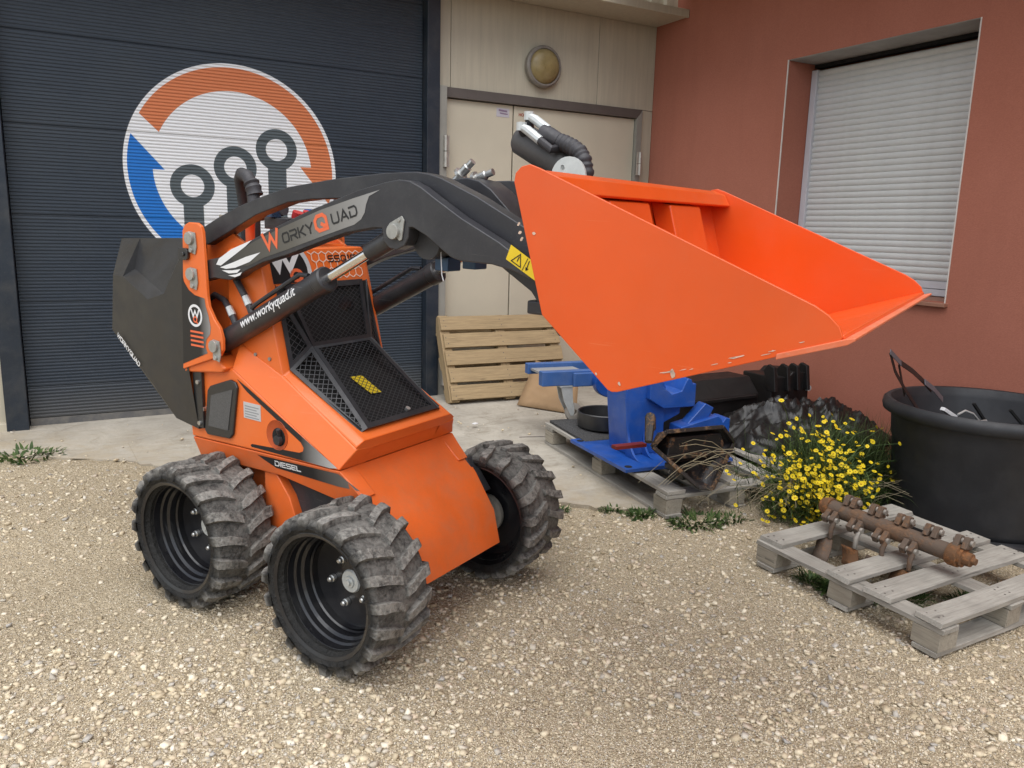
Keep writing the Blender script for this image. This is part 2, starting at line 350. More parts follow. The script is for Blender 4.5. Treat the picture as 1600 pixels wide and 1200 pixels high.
# ---------------------------------------------------------------- sectional door with the painted emblem
def m_door():
    t = NT('navy_door_with_emblem'); s_ = t.sep(t.pos()); x, z = s_[0], s_[2]
    dx = t.math('SUBTRACT', x, 1.075); dz = t.math('SUBTRACT', z, 1.868); r = t.math('SQRT', t.math('ADD', t.math('MULTIPLY', dx, dx), t.math('MULTIPLY', dz, dz)))
    lt = lambda a, b: t.math('LESS_THAN', a, b)
    gt = lambda a, b: t.math('GREATER_THAN', a, b)
    def AND(*a):
        q = a[0]
        for b in a[1:]: q = t.math('MULTIPLY', q, b)
        return q
    def OR(*a):
        q = a[0]
        for b in a[1:]: q = t.math('MAXIMUM', q, b)
        return q
    def side(p0, p1):   # left of the line p0 -> p1
        ex, ez = p1[0]-p0[0], p1[1]-p0[1]
        return gt(t.math('SUBTRACT', t.math('MULTIPLY', t.math('SUBTRACT', z, p0[1]), ex), t.math('MULTIPLY', t.math('SUBTRACT', x, p0[0]), ez)), 0.0)
    def poly(*P): return AND(*[side(P[i], P[(i+1) % len(P)]) for i in range(len(P))])
    disc = lt(r, .732); inb = lt(r, .706); band = AND(inb, gt(r, .548))
    tail = side((.573, 2.108), (.451, 2.226)); tail = t.math('SUBTRACT', 1.0, tail)   # right of the tail cut
    orange = AND(band, OR(AND(gt(z, 1.93), OR(gt(x, .9), tail)), AND(gt(x, 1.2), gt(z, 1.90))))
    ohead = AND(inb, poly((1.538, 1.926), (1.760, 1.650), (1.80, 1.926)))
    blue = AND(band, lt(z, 1.853), OR(lt(x, 1.4), lt(z, 1.62)))
    bhead = AND(inb, poly((.392, 2.092), (.360, 1.853), (.604, 1.853)))
    eye = None
    for cx, cz in ((.779, 1.753), (1.074, 1.895), (1.369, 2.037)):
        ex = t.math('SUBTRACT', x, cx); ez = t.math('SUBTRACT', z, cz); er = t.math('SQRT', t.math('ADD', t.math('MULTIPLY', ex, ex), t.math('MULTIPLY', ez, ez)))
        ring = AND(lt(er, .148), gt(er, .077)); stem = AND(lt(t.math('ABSOLUTE', ex), .067), lt(ez, -.10), lt(r, .535))
        q = OR(ring, stem); eye = q if eye is None else OR(eye, q)
    n = t.noise(t.mapv(t.pos(), (1, 1, 30)), 4, 4); c = t.mix(t.range(n, .3, .7), (.026, .037, .053), (.036, .049, .067))
    c = t.mix(t.range(t.noise(t.pos(), 1.3, 5), .45, .75, 0, .45), c, (.055, .064, .072))
    c = t.mix(t.range(z, .16, .42, .40, 0), c, (.15, .14, .12))
    c = t.mix(disc, c, (.74, .75, .76)); c = t.mix(eye, c, (.085, .105, .115))
    c = t.mix(OR(orange, ohead), c, (.60, .19, .075)); c = t.mix(OR(blue, bhead), c, (.012, .16, .52))
    t.inp('Base Color', c); t.inp('Roughness', t.range(t.noise(t.pos(), 30, 3), .3, .7, .34, .50)); t.inp('Specular IOR Level', .45)
    return t.m
M_door = m_door()
door = thing('sectional_door', 'dark navy ribbed garage door with a round orange and blue painted emblem', 'garage door', (1.1, 6.2, .12)); tag(door, kind='thing')
def dpart(mb, name, mat, **k):
    o = mb.build(name, mat, **k); o.parent = door; o.matrix_parent_inverse = Matrix.Translation((-1.1, -6.2, -.12)); return o
edges = [.168, .385, .955, 1.525, 2.094, 2.66, 3.20, 3.80]
for za, zb in zip(edges[:-1], edges[1:]):
    prof = []; n = max(4, round((zb-za-.014)/.0222)); pt = (zb-za-.014)/n; z = za+.007
    prof.append((YW+.005, za+.001)); prof.append((YW+.002, za+.004))
    for k in range(n):
        prof += [(YW+.000, z+pt*.12), (YW+.000, z+pt*.42), (YW+.0045, z+pt*.60), (YW+.0045, z+pt*.88)]; z += pt
    prof += [(YW+.002, zb-.004), (YW+.005, zb-.001)]
    V = [(x, a, b) for x in (-.325, 2.517) for a, b in prof]; m = len(prof)
    dpart(MB().add(V, [(i, i+1, m+i+1, m+i) for i in range(m-1)]), 'door_panel', M_door, smooth=20)
dpart(MB().box(-.325, 2.517, YW+.03, YW+.06, .12, 3.8), 'panel_backing', M_fr)
dpart(MB().box(-.325, 2.517, YW+.004, YW+.028, .112, .166), 'bottom_seal', paint('grey_seal', (.11,.11,.11), .7, dust=.5), bevel=.003)
for x0, x1 in ((-.458, -.330), (2.522, 2.630)):
    dpart(MB().box(x0, x1, 6.03, 6.30, .10, 3.335), 'door_frame', M_fr, bevel=.004)
o = MB().prism([(5.97, .05), (6.26, .05), (6.26, .118), (5.99, .110)], -.46, 2.70, 'x').build('door_threshold', M_conc, bevel=.006); tag(o, kind='structure')

# ---------------------------------------------------------------- cream double door
dd = thing('double_door', 'cream steel double door with dark top frame beside the roller door', 'door', (3.67, 6.2, .1)); tag(dd, kind='thing')
def ddp(mb, name, mat, parent=None, **k):
    o = mb.build(name, mat, **k)
    if parent is None: o.parent = dd; o.matrix_parent_inverse = Matrix.Translation((-3.67, -6.2, -.1))
    else: o.parent = parent; o.matrix_parent_inverse = Matrix.Translation((-3.67, -6.2, -.1))
    return o
lL = ddp(MB().box(2.712, 3.330, 6.112, 6.16, .125, 2.530), 'door_leaf', M_leaf, bevel=.004)
lR = ddp(MB().box(3.342, 4.600, 6.112, 6.16, .125, 2.530), 'door_leaf', M_leaf, bevel=.004)
ddp(MB().box(2.700, 4.66, 6.17, 6.29, .11, 2.61), 'door_recess', M_void)
ddp(MB().box(2.634, 2.698, 6.045, 6.16, .105, 2.613), 'frame_post', M_post, bevel=.003)
ddp(MB().prism([(2.66, 2.612), (4.662, 2.612), (4.600, 2.535), (2.70, 2.535)], 6.075, 6.16), 'frame_head', M_jamb, bevel=.002, seg=1)
ddp(MB().prism([(4.662, 2.609), (4.662, .11), (4.603, .11), (4.603, 2.535)], 6.075, 6.16), 'frame_jamb', M_post, bevel=.002, seg=1)
for x, zz in ((2.684, ((1.99, 2.11), (2.115, 2.235))), (4.625, ((2.03, 2.13), (2.135, 2.235))), (2.684, ((.20, .295), (.30, .39)))):
    lf = lL if x < 3 else lR
    for za, zb in zz:
        ddp(MB().cyl((x, 6.03, za), (x, 6.03, zb), .017, 14).box(x-.018 if x < 3 else x-.03, x+.03 if x < 3 else x+.018, 6.03, 6.046, za, zb), 'hinge', M_hinge, parent=None)
# stickers
M_stk = paint('pale_sticker', (.55, .52, .56), .4); M_red = paint('red_print', (.38, .07, .04), .4); M_prp = paint('violet_print', (.25, .18, .26), .4)
st = ddp(MB().box(3.175, 3.295, 6.1095, 6.1115, 2.43, 2.50), 'sticker', M_stk)
# ---------------------------------------------------------------- text helpers
def text_mesh(s, size=1.0, shear=0, bold=0, space=1.0):
    c = bpy.data.curves.new('txt', 'FONT'); c.body = s; c.size = size; c.shear = shear; c.offset = bold; c.space_character = space; c.align_x = 'LEFT'; c.resolution_u = 3
    ob = bpy.data.objects.new('txt', c); COL.objects.link(ob)
    dg = bpy.context.evaluated_depsgraph_get(); me = bpy.data.meshes.new_from_object(ob.evaluated_get(dg))
    V = [v_.co[:] for v_ in me.vertices]; F = [tuple(p.vertices) for p in me.polygons]
    bpy.data.objects.remove(ob); bpy.data.curves.remove(c); bpy.data.meshes.remove(me); return V, F
def clip_poly(P, x0, x1, y0, y1):
    for ax, lim, sg in ((0, x0, 1), (0, x1, -1), (1, y0, 1), (1, y1, -1)):
        out = []
        for i in range(len(P)):
            a, b = P[i-1], P[i]; da, db = sg*(a[ax]-lim), sg*(b[ax]-lim)
            if (da >= 0) != (db >= 0): t = da/(da-db); out.append((a[0]+(b[0]-a[0])*t, a[1]+(b[1]-a[1])*t))
            if db >= 0: out.append(b)
        P = out
    return P
class Decal:
    """flat print on a plane: origin, x axis, y axis; n = lift above the surface"""
    def __init__(s, o, x, y, lift=.0012):
        s.o = Vector(o); s.x = Vector(x).normalized(); s.y = (Vector(y)-s.x*Vector(y).dot(s.x)).normalized(); s.n = s.x.cross(s.y); s.o = s.o+s.n*lift; s.mb = MB(); s.k = 0
    def P(s, a, b, e=0): return s.o+s.x*a+s.y*b+s.n*e
    def poly(s, pts, e=0): s.mb.add([s.P(a, b, e) for a, b in pts], [tuple(range(len(pts)))]); return s
    def disc(s, cx, cy, r, r0=0, n=36, e=0, sx=1.0):
        if r0 <= 0: return s.poly([(cx+sx*r*math.cos(6.2832*k/n), cy+r*math.sin(6.2832*k/n)) for k in range(n)], e)
        V = [s.P(cx+sx*q*math.cos(6.2832*k/n), cy+q*math.sin(6.2832*k/n), e) for k in range(n) for q in (r0, r)]
        s.mb.add(V, [(2*k, 2*k+1, (2*k+3) % (2*n), (2*k+2) % (2*n)) for k in range(n)]); return s
    def stroke(s, pts, t, e=0, ext=True):
        """polyline with mitred corners: one strip, no overlaps"""
        P_ = [Vector(p) for p in pts]; m = len(P_); L = []
        closed = (P_[0]-P_[-1]).length < 1e-6
        if closed: P_ = P_[:-1]; m -= 1
        for i in range(m):
            a = P_[(i-1) % m] if closed or i else None; b = P_[(i+1) % m] if closed or i < m-1 else None
            if a is None: d = (b-P_[i]).normalized(); nn = Vector((-d.y, d.x)); q = P_[i]-(d*t/2 if ext else d*0); sc = 1
            elif b is None: d = (P_[i]-a).normalized(); nn = Vector((-d.y, d.x)); q = P_[i]+(d*t/2 if ext else d*0); sc = 1
            else:
                d1 = (P_[i]-a).normalized(); d2 = (b-P_[i]).normalized(); nn = Vector((-d1.y-d2.y, d1.x+d2.x))
                if nn.length < .15: nn = Vector((-d1.y, d1.x)); sc = 1
                else: nn.normalize(); sc = min(2.2, 1/max(.3, nn.dot(Vector((-d1.y, d1.x)))))
                q = P_[i]
            L.append((q+nn*t/2*sc, q-nn*t/2*sc))
        V = [s.P(p.x, p.y, e) for pr_ in L for p in pr_]; k = m if closed else m-1
        s.mb.add(V, [(2*i, 2*i+1, (2*i+3) % (2*m), (2*i+2) % (2*m)) for i in range(k)]); return s
    def text(s, string, x, y, size, **k):
        V, F = text_mesh(string, size, **k); s.mb.add([s.P(x+a, y+b) for a, b, c in V], F); return s
    def build(s, name, mat, parent): return s.mb.build(name, mat, parent, smooth=0)
# square techno letters as strokes in a unit box (width, strokes)
LET = {'O': (1, [[(.15,0),(.85,0),(1,.2),(1,.8),(.85,1),(.15,1),(0,.8),(0,.2),(.15,0)]]),
 'R': (1, [[(0,1),(.85,1),(1,.85),(1,.6),(.85,.45),(.25,.45)],[(.5,.45),(1,0)],[(0,.45),(0,0)]]),
 'K': (.95, [[(0,0),(0,1)],[(.9,1),(.25,.5),(.95,0)]]), 'Y': (1, [[(0,1),(.5,.45),(1,1)],[(.5,.42),(.5,0)]]),
 'U': (1, [[(0,1),(0,.2),(.15,0),(.85,0),(1,.2),(1,1)]]), 'A': (1, [[(0,0),(.5,1),(1,0)],[(.42,.28),(.72,.28)]]),
 'D': (1, [[(0,.55),(0,0),(.8,0),(1,.25),(1,.75),(.8,1),(0,1)]]),
 'W': (1.35, [[(0,1),(.33,0),(.675,.8),(1.02,0),(1.35,1)]]),
 'Q': (1.05, [[(1.05,0),(.25,0),(0,.25),(0,.75),(.25,1),(.8,1),(1.05,.75),(1.05,.25),(.8,.22),(.6,.38)]]),
 'S': (1, [[(1,1),(.1,1),(0,.9),(0,.6),(.1,.5),(.9,.5),(1,.4),(1,.1),(.9,0),(0,0)]]),
 '1': (.4, [[(0,1),(.3,1),(.3,0)]]), '5': (1, [[(1,1),(0,1),(0,.55),(.9,.55),(1,.45),(1,.1),(.9,0),(0,0)]]),
 'I': (.1, [[(.05,0),(.05,1)]]), 'E': (.9, [[(.9,1),(0,1),(0,0),(.9,0)],[(.12,.5),(.8,.5)]]), 'L': (.9, [[(0,1),(0,0),(.9,0)]])}
def letters(d, s, x, y, h, wk=.8, t=.16, gap=.3, slant=0):
    for ch in s:
        wd, st_ = LET[ch]
        for pl_ in st_: d.stroke([(x+(a*wk+b*slant)*h, y+b*h) for a, b in pl_], t*h, e=(d.k % 3)*.0001); d.k += 1
        x += (wd*wk+gap)*h
    return x
dk = Decal((3.175, 6.1095, 2.43), (1,0,0), (0,0,1)); dk.poly([(.02,.045),(.10,.04),(.10,.055),(.02,.06)]); dk.poly([(.03,.025),(.105,.02),(.105,.03),(.03,.035)])
o = dk.build('print', M_prp, dd); o.matrix_parent_inverse = Matrix.Translation((-3.67, -6.2, -.1))
dk = Decal((3.385, 6.1115, 2.452), (1,0,0), (0,0,1)); dk.text('HORMANN', 0, 0, .034, bold=.0012, space=.92)
o = dk.build('lettering', M_red, dd); o.matrix_parent_inverse = Matrix.Translation((-3.67, -6.2, -.1))

# ---------------------------------------------------------------- round bulkhead lamp
lamp = thing('wall_lamp', 'round bulkhead wall lamp with yellowed lens above the double door', 'lamp', (3.585, 6.10, 2.86)); tag(lamp, kind='thing')
M_lrim = paint('dull_lamp_metal', (.26, .235, .205), .5, metal=.3, var=.2, scale=20); 
M_lens = paint('yellowed_lens', (.30, .225, .095), .35, var=.25, scale=9, dust=.3, dustc=(.25,.21,.15))
MB().lathe([(.0, -.001), (.155, -.001), (.168, -.02), (.168, -.055), (.155, -.068), (.142, -.068), (.140, -.05), (0, -.05)], 40, 'y').build('lamp_body', M_lrim, lamp, smooth=30)
MB().lathe([(.141, -.055), (.135, -.072), (.10, -.092), (.05, -.102), (.001, -.105)], 40, 'y').build('lamp_lens', M_lens, lamp, smooth=60)

# ---------------------------------------------------------------- orange rendered wall with the shuttered window
def m_stucco():
    t = NT('orange_stucco'); p = t.pos(); n = t.noise(p, .9, 5); f = t.noise(t.mapv(p, (1, 1, 1.8)), 95, 5, .65)
    c = t.mix(t.range(n, .3, .7), (.425, .155, .102), (.485, .188, .130)); c = t.mix(t.range(t.noise(t.mapv(p, (2, 2, .3)), 4, 5), .5, .75, 0, .12), c, (.24,.09,.058))
    c = t.mix(t.range(f, .35, .65, .22, 0), c, (.20,.06,.04)); t.inp('Base Color', c); t.inp('Roughness', .92); t.inp('Specular IOR Level', .2); t.bump(f, .35, .005); return t.m
M_stuc = m_stucco(); M_bead = paint('white_bead', (.72, .66, .60), .6); M_lint = paint('grey_lintel', (.36, .35, .33), .8, var=.15, scale=5, dust=.3)
M_shut = paint('white_shutter', (.68, .68, .66), .45, var=.05, scale=4, dust=.18, dustc=(.35,.34,.31)); M_pvc = paint('white_pvc', (.62, .61, .64), .35, var=.04); M_tile = paint('terracotta_sill', (.33, .155, .10), .6, var=.2, scale=12)
XW = 4.793; WY0, WY1, WZ0, WZ1 = 3.055, 4.512, 1.125, 2.805
ow = thing('rendered_wall', 'orange rendered house wall with a recessed shuttered window opening', 'wall', (XW, 3, 0)); tag(ow, kind='thing')
def op(mb, name, mat, parent=ow, **k):
    o = mb.build(name, mat, **k); o.parent = parent; o.matrix_parent_inverse = parent.matrix_basis.inverted(); return o
def wall_mesh():
    m = MB(); xs = (XW, XW+.40); ys = [-6, WY0, WY1, 6.34]; zs = [-.3, WZ0, WZ1, 5.6]
    # front face with a hole, reveals, outer sides
    for i in range(3):
        for j in range(3):
            if i == 1 and j == 1: continue
            m.add([(XW, ys[i], zs[j]), (XW, ys[i], zs[j+1]), (XW, ys[i+1], zs[j+1]), (XW, ys[i+1], zs[j])], [(0,1,2,3)])
    m.add([(XW, WY1, WZ0), (XW, WY1, WZ1), (XW+.4, WY1, WZ1), (XW+.4, WY1, WZ0)], [(0,1,2,3)])
    m.add([(XW, WY0, WZ0), (XW, WY0, WZ1), (XW+.4, WY0, WZ1), (XW+.4, WY0, WZ0)], [(0,1,2,3)])
    m.add([(XW, WY0, WZ0), (XW, WY1, WZ0), (XW+.4, WY1, WZ0), (XW+.4, WY0, WZ0)], [(0,1,2,3)])
    m.add([(XW+.4, -6, -.3), (XW+.4, 6.34, -.3), (XW+.4, 6.34, 5.6), (XW+.4, -6, 5.6)], [(0,1,2,3)])
    return m
op(wall_mesh(), 'render_coat', M_stuc, smooth=0)
op(MB().box(3.85, XW, -3, 5.66, 3.62, 3.74), 'shading_eave', M_clad)  # unseen eave, added and sized to shade the upper wall
op(MB().box(XW+.004, XW+.40, WY0+.001, WY1-.001, WZ1-.004, WZ1+.02), 'lintel', M_lint)
for y in (WY0, WY1): op(MB().box(XW-.003, XW+.004, y-.004, y+.004, WZ0-.02, WZ1), 'corner_bead', M_bead)
op(MB().prism([(XW-.035, WZ0-.03), (XW+.30, WZ0-.012), (XW+.30, WZ0+.012), (XW-.035, WZ0-.006)], WY0-.02, WY1+.02), 'window_sill', M_tile, bevel=.004)
XS = XW+.285
sh = thing('roller_shutter', 'closed off-white roller shutter filling the window of the orange wall', 'shutter', (XS, 3.78, WZ0)); tag(sh, kind='thing')
for y0, y1 in ((WY0+.003, WY0+.055), (WY1-.055, WY1-.003)): op(MB().box(XS-.03, XS+.03, y0, y1, WZ0+.013, WZ1-.05), 'guide_rail', M_pvc, sh, bevel=.003)
op(MB().box(XS-.005, XS+.06, WY0+.003, WY1-.003, WZ1-.030, WZ1-.006), 'dark_gap_strip', M_void, sh)  # black strip painting in the dark gap above the slats
slat = None; zz = WZ0+.115; pitch = .0432; k = 0
def slat_mesh():
    pr_ = [(0.003, 0), (-.002, .004), (-.007, .012), (-.009, .022), (-.008, .032), (-.003, .040), (.003, .0445)]; V = [(XS+a, y, b) for y in (WY0+.056, WY1-.056) for a, b in pr_]; n = len(pr_)
    return MB().add(V, [(i, i+1, n+i+1, n+i) for i in range(n-1)])
while zz+pitch < WZ1-.012:
    if slat is None: slat = op(slat_mesh(), 'slat', M_shut, sh, smooth=40); slat.location.z = zz; sl0 = slat
    else: link_copy(slat, sh).location.z = zz
    zz += pitch
op(MB().box(XS-.012, XS+.008, WY0+.056, WY1-.056, WZ0+.016, WZ0+.06).box(XS-.008, XS+.008, WY0+.056, WY1-.056, WZ0+.064, WZ0+.113), 'bottom_bar', M_pvc, sh, bevel=.003)
op(MB().box(XS+.012, XS+.03, WY0+.05, WY1-.05, WZ0+.013, WZ1-.05), 'curtain_backing', M_shut, sh)
# ================================================================ the compact loader (local X forward, Y left, Z up)
def unit(a): return Vector(a).normalized()
LF = unit((.473, -.881, -.881*SLOPE)); LL = Vector((.881, .473, .473*SLOPE)); LL = (LL-LF*LL.dot(LF)).normalized(); LU = LF.cross(LL)
LO = Vector((.962, 3.059, SLOPE*(3.059-Y0)))
LM = Matrix(((LF.x, LL.x, LU.x, LO.x), (LF.y, LL.y, LU.y, LO.y), (LF.z, LL.z, LU.z, LO.z), (0,0,0,1)))
ld = thing('compact_loader', 'orange and black compact wheeled loader with its orange bucket raised', 'loader', mat=LM)
ORG = (.80, .158, .027)
M_org = paint('loader_orange', ORG, .36, var=.06, scale=3, dust=.12, dustc=(.48,.28,.17), coat=.15, scuff=.10, scuffc=(.75,.42,.28))
M_orgd = paint('loader_orange_dusty', (.76,.140,.024), .42, var=.10, scale=4, dust=.34, dustc=(.36,.20,.12), coat=.1, scuff=.07, scuffc=(.22,.12,.08))
M_bkt = paint('bucket_orange', (.74, .092, .008), .36, var=.06, scale=2.5, dust=.10, dustc=(.55,.22,.12), coat=.2, scuff=.20, scuffc=(.80,.30,.14))
M_arm = paint('arm_black_paint', (.030, .030, .034), .38, var=.2, scale=5, dust=.32, dustc=(.105,.105,.10), bump=.05, bscale=300, scuff=.3, scuffc=(.22,.215,.20))
M_abs = paint('grained_black_plastic', (.010, .0105, .0115), .40, var=.12, scale=5, dust=.10, dustc=(.06,.06,.06), bump=.12, bscale=500, spec=.9)
M_grl = paint('grille_black', (.020, .020, .023), .42, var=.15, scale=8, dust=.15, dustc=(.12,.11,.10))
M_rim = paint('gloss_black_rim', (.008, .008, .010), .34, var=.2, scale=9, dust=.16, dustc=(.07,.067,.062), coat=.4)
M_zinc = paint('zinc_steel', (.56, .56, .54), .32, metal=.85, var=.15, scale=30); M_chr = paint('chrome_rod', (.80, .79, .77), .12, metal=1, var=.03)
M_pin = paint('dull_pin_steel', (.40, .40, .37), .42, metal=.5, var=.2, scale=25)
M_zincw = paint('pale_zinc', (.62, .64, .62), .38, metal=.35, var=.1, scale=30)
M_hose = paint('hose_rubber', (.040, .038, .042), .55, var=.2, scale=30, dust=.2, dustc=(.09,.085,.08)); M_flg = paint('grey_hub', (.30, .285, .25), .5, metal=.3, var=.25, scale=15, dust=.3)
M_wht = paint('white_print', (.78, .78, .78), .4, var=.03); M_cor = paint('coral_print', (.80, .15, .055), .4, var=.03); M_blk = paint('black_print', (.014, .014, .015), .38, var=.1); M_yel = paint('yellow_print', (.80, .58, .02), .4, var=.05)
M_alu = paint('rating_plate_metal', (.60, .61, .62), .35, metal=.3, var=.05); M_redc = paint('red_plastic', (.45, .03, .03), .4); M_bluc = paint('blue_zinc', (.05, .09, .16), .35, metal=.5)
M_clear = paint('yellowed_tube', (.33, .31, .25), .25)
def m_tyre():
    t = NT('dusty_tyre_rubber'); p = t.obj(); s_ = t.sep(p); r = t.math('SQRT', t.math('ADD', t.math('MULTIPLY', s_[0], s_[0]), t.math('MULTIPLY', s_[2], s_[2])))
    n = t.noise(p, 14, 6, .7, .4); f = t.noise(p, 60, 5, .7)
    k = t.math('MULTIPLY', t.range(r, .244, .276), t.range(t.math('ADD', t.math('MULTIPLY', n, .6), t.math('MULTIPLY', f, .4)), .33, .54), clamp=True)
    c = t.mix(k, t.mix(t.range(n, .3, .7), (.009,.009,.009), (.026,.025,.023)), t.mix(f, (.10,.095,.086), (.43,.41,.37)))
    t.inp('Base Color', c); t.inp('Roughness', t.range(k, 0, 1, .55, .92)); t.inp('Specular IOR Level', .35); t.bump(t.math('ADD', f, t.math('MULTIPLY', n, 1.2)), .9, .010); return t.m
M_tyre = m_tyre()
R_T = .286
def tyre_mb():
    m = MB(); NT_ = 19; hw = .128
    prof = [(.208, -.108), (.222, -.126), (.238, -.133), (.250, -.130), (.260, -.118), (.2655, -.06), (.2665, 0), (.2655, .06), (.260, .118), (.250, .130), (.238, .133), (.222, .126), (.208, .108), (.2, .1), (.2, -.1)]
    m.lathe(prof, 72, 'y', close=True)
    rn = random.Random(3)
    for sd in (-1, 1):
        for k in range(NT_):
            a0 = 2*math.pi*(k+(.5 if sd > 0 else 0))/NT_; V = []
            # stations from the shoulder to past the centre line: (|y|, angle, base radius, top radius, half width base, half width top)
            st_ = [(.140, .000, .240, .252, .074, .058), (.137, .003, .245, .273, .078, .060), (.118, .014, .253, R_T-.001, .080, .060), (.078, .050, .256, R_T+.001, .074, .057), (.032, .115, .256, R_T, .068, .052), (.008, .160, .256, R_T-.003, .066, .050)]
            for (y, da, rb, rt, wb, wt) in st_:
                a = a0+da+rn.uniform(-.006, .006); rt += rn.uniform(-.0045, .002)
                for q, rr in ((-wb, rb-.006), (-wt, rt), (wt, rt), (wb, rb-.006)):
                    aa = a+q+rn.uniform(-.010, .010); V.append((rr*math.sin(aa), sd*y+rn.uniform(-.002, .002), rr*math.cos(aa)))
            n = len(st_); F = [(0,1,2,3), (4*n-1, 4*n-2, 4*n-3, 4*n-4)]
            for i in range(n-1):
                for j in range(3): F.append((4*i+j, 4*i+4+j, 4*i+5+j, 4*i+1+j))
            m.add(V, F)
    return m
def rim_mb():
    m = MB()
    m.lathe([(.2085, -.122), (.221, -.127), (.226, -.124), (.227, -.118), (.219, -.113), (.210, -.109), (.206, -.088), (.199, -.084), (.197, -.058), (.190, -.052), (.188, -.034), (.179, -.026), (.176, -.002), (.171, .004), (.171, .030), (.178, .045), (.190, .052), (.197, .085), (.208, .108), (.222, .118), (.226, .122), (.215, .124), (.200, .098), (.186, .06), (.165, .045), (.164, .0)], 64, 'y')
    m.lathe([(.172, .022), (.13, .030), (.09, .026), (.03, .026), (.028, .036), (.09, .036), (.13, .040), (.172, .034)], 48, 'y', close=True)
    return m
tyre_src = tyre_mb().build('tyre', M_tyre, smooth=32); rim_src = rim_mb().build('wheel', M_rim, smooth=22)
def nut_mb():
    m = MB(); 
    m.lathe([(.0, -.030), (.006, -.030), (.0095, -.026), (.0095, -.016), (.0135, -.014), (.0135, 0), (.0, 0)], 12, 'y'); return m
nut_src = nut_mb().build('wheel_nut', M_zinc, smooth=30)
hub_src = MB().lathe([(0, -.020), (.010, -.020), (.011, -.012), (.020, -.012), (.022, -.006), (.038, -.006), (.042, 0), (.042, .012), (0, .012)], 28, 'y').build('hub_cap', M_zincw, smooth=30)
first = True
for (ux, vy) in ((.39, -.450), (-.39, -.450), (.39, .458), (-.39, .458)):
    if first: wh, ty, hb = rim_src, tyre_src, hub_src
    else: wh, ty, hb = link_copy(rim_src), link_copy(tyre_src), link_copy(hub_src)
    wh.parent = ld; wh.location = (ux, vy, .286); wh.rotation_euler = (0, 0, 0 if vy < 0 else math.pi)
    ty.parent = wh; ty.rotation_euler = (0, .13*ux*7+.05, 0); hb.parent = wh; hb.location = (0, .024, 0)
    for k in range(5):
        nt = nut_src if first and k == 0 else link_copy(nut_src)
        a = 2*math.pi*k/5+.35+ux; nt.parent = wh; nt.location = (.082*math.cos(a), .025, .082*math.sin(a))
    first = False
    sg = 1 if vy > 0 else -1
    MB().lathe([(0, 0), (.075, 0), (.085, .006), (.085, .022), (.060, .026), (.060, .14), (0, .14)], 32, 'y').build('hub_motor', M_flg, ld, smooth=30, loc=(ux, vy-sg*.05, .286)).rotation_euler = (0, 0, math.pi if vy > 0 else 0)

def part(mb, name, mat, parent=ld, **k): return mb.build(name, mat, parent, **k)
# ---- lower chassis
ch = part(MB().prism([(.50, .355), (.535, .24), (.50, .20), (-.50, .17), (-.60, .30), (-.60, .56), (.20, .58)], -.245, .245), 'chassis', M_orgd, bevel=.006)
def nose():
    rows = [(.242, .333, .630), (.395, .305, .490), (.510, .276, .364), (.548, .270, .232)]
    V = [(u, s*b, z) for u, b, z in rows for s in (-1, 1)]; n = len(rows)
    F = [(2*i, 2*i+1, 2*i+3, 2*i+2) for i in range(n-1)]
    bk = [(.10, .31, .60), (.20, .29, .47), (.30, .268, .36), (.30, .262, .22)]; o_ = len(V); V += [(u, s*b, z) for u, b, z in bk for s in (-1, 1)]
    for i in range(n-1):
        F += [(2*i, 2*i+2, o_+2*i+2, o_+2*i), (2*i+1, o_+2*i+1, o_+2*i+3, 2*i+3), (o_+2*i, o_+2*i+2, o_+2*i+3, o_+2*i+1)]
    F += [(0, o_, o_+1, 1), (2*n-2, 2*n-1, o_+2*n-1, o_+2*n-2)]
    return MB().add(V, F)
part(nose(), 'nose_plate', M_orgd, bevel=.003)
part(MB().prism([(.315, .520), (.345, .545), (.445, .420), (.400, .395)], .296, .345), 'step_bracket', M_arm, bevel=.004)
for s in (-1, 1):
    # side panel, shoulder, lower strip
    part(MB().prism([(-.600, .602), (.240, .631), (-.330, .925), (-.620, .885)], s*.334, s*.26), 'side_panel', M_org, bevel=.008)
    V = [(-.330, s*.3335, .925), (.240, s*.3335, .631), (.286, s*.286, .708), (-.091, s*.287, .919), (-.335, s*.290, 1.02), (-.335, s*.20, .90), (.235, s*.20, .62), (.28, s*.2, .70), (-.09, s*.2, .91), (-.335, s*.2, 1.02)]
    part(MB().add(V, [(0,1,2,3), (0,3,4), (0,5,6,1), (1,6,7,2), (2,7,8,3), (3,8,9,4), (4,9,5,0)]), 'shoulder_panel', M_org, bevel=.006)
    sv = lambda u, z: s*(.333-.25*(.6206+.0345*u-z))
    V = [(u, sv(u, z), z) for u, z in ((-.598, .600), (.242, .629), (.345, .545), (.20, .500), (-.10, .535), (-.58, .515))]
    V += [(a, s*.25, c) for a, b, c in V]; n = 6
    part(MB().add(V, [tuple(range(n)), tuple(range(2*n-1, n-1, -1))]+[(i, n+i, n+(i+1) % n, (i+1) % n) for i in range(n)]), 'side_strip', M_orgd, bevel=.005)
    V = [(-.20, .535), (-.13, .53), (-.06, .45), (-.02, .36), (-.02, .26), (-.14, .26), (-.20, .36)]
    part(MB().prism(V, s*.300, s*.24), 'frame_leg', M_orgd, bevel=.006)
    part(MB().prism([(-.12, .52), (.34, .50), (.34, .25), (-.05, .25)], s*.262, s*.25), 'inner_plate', M_arm, bevel=.003)

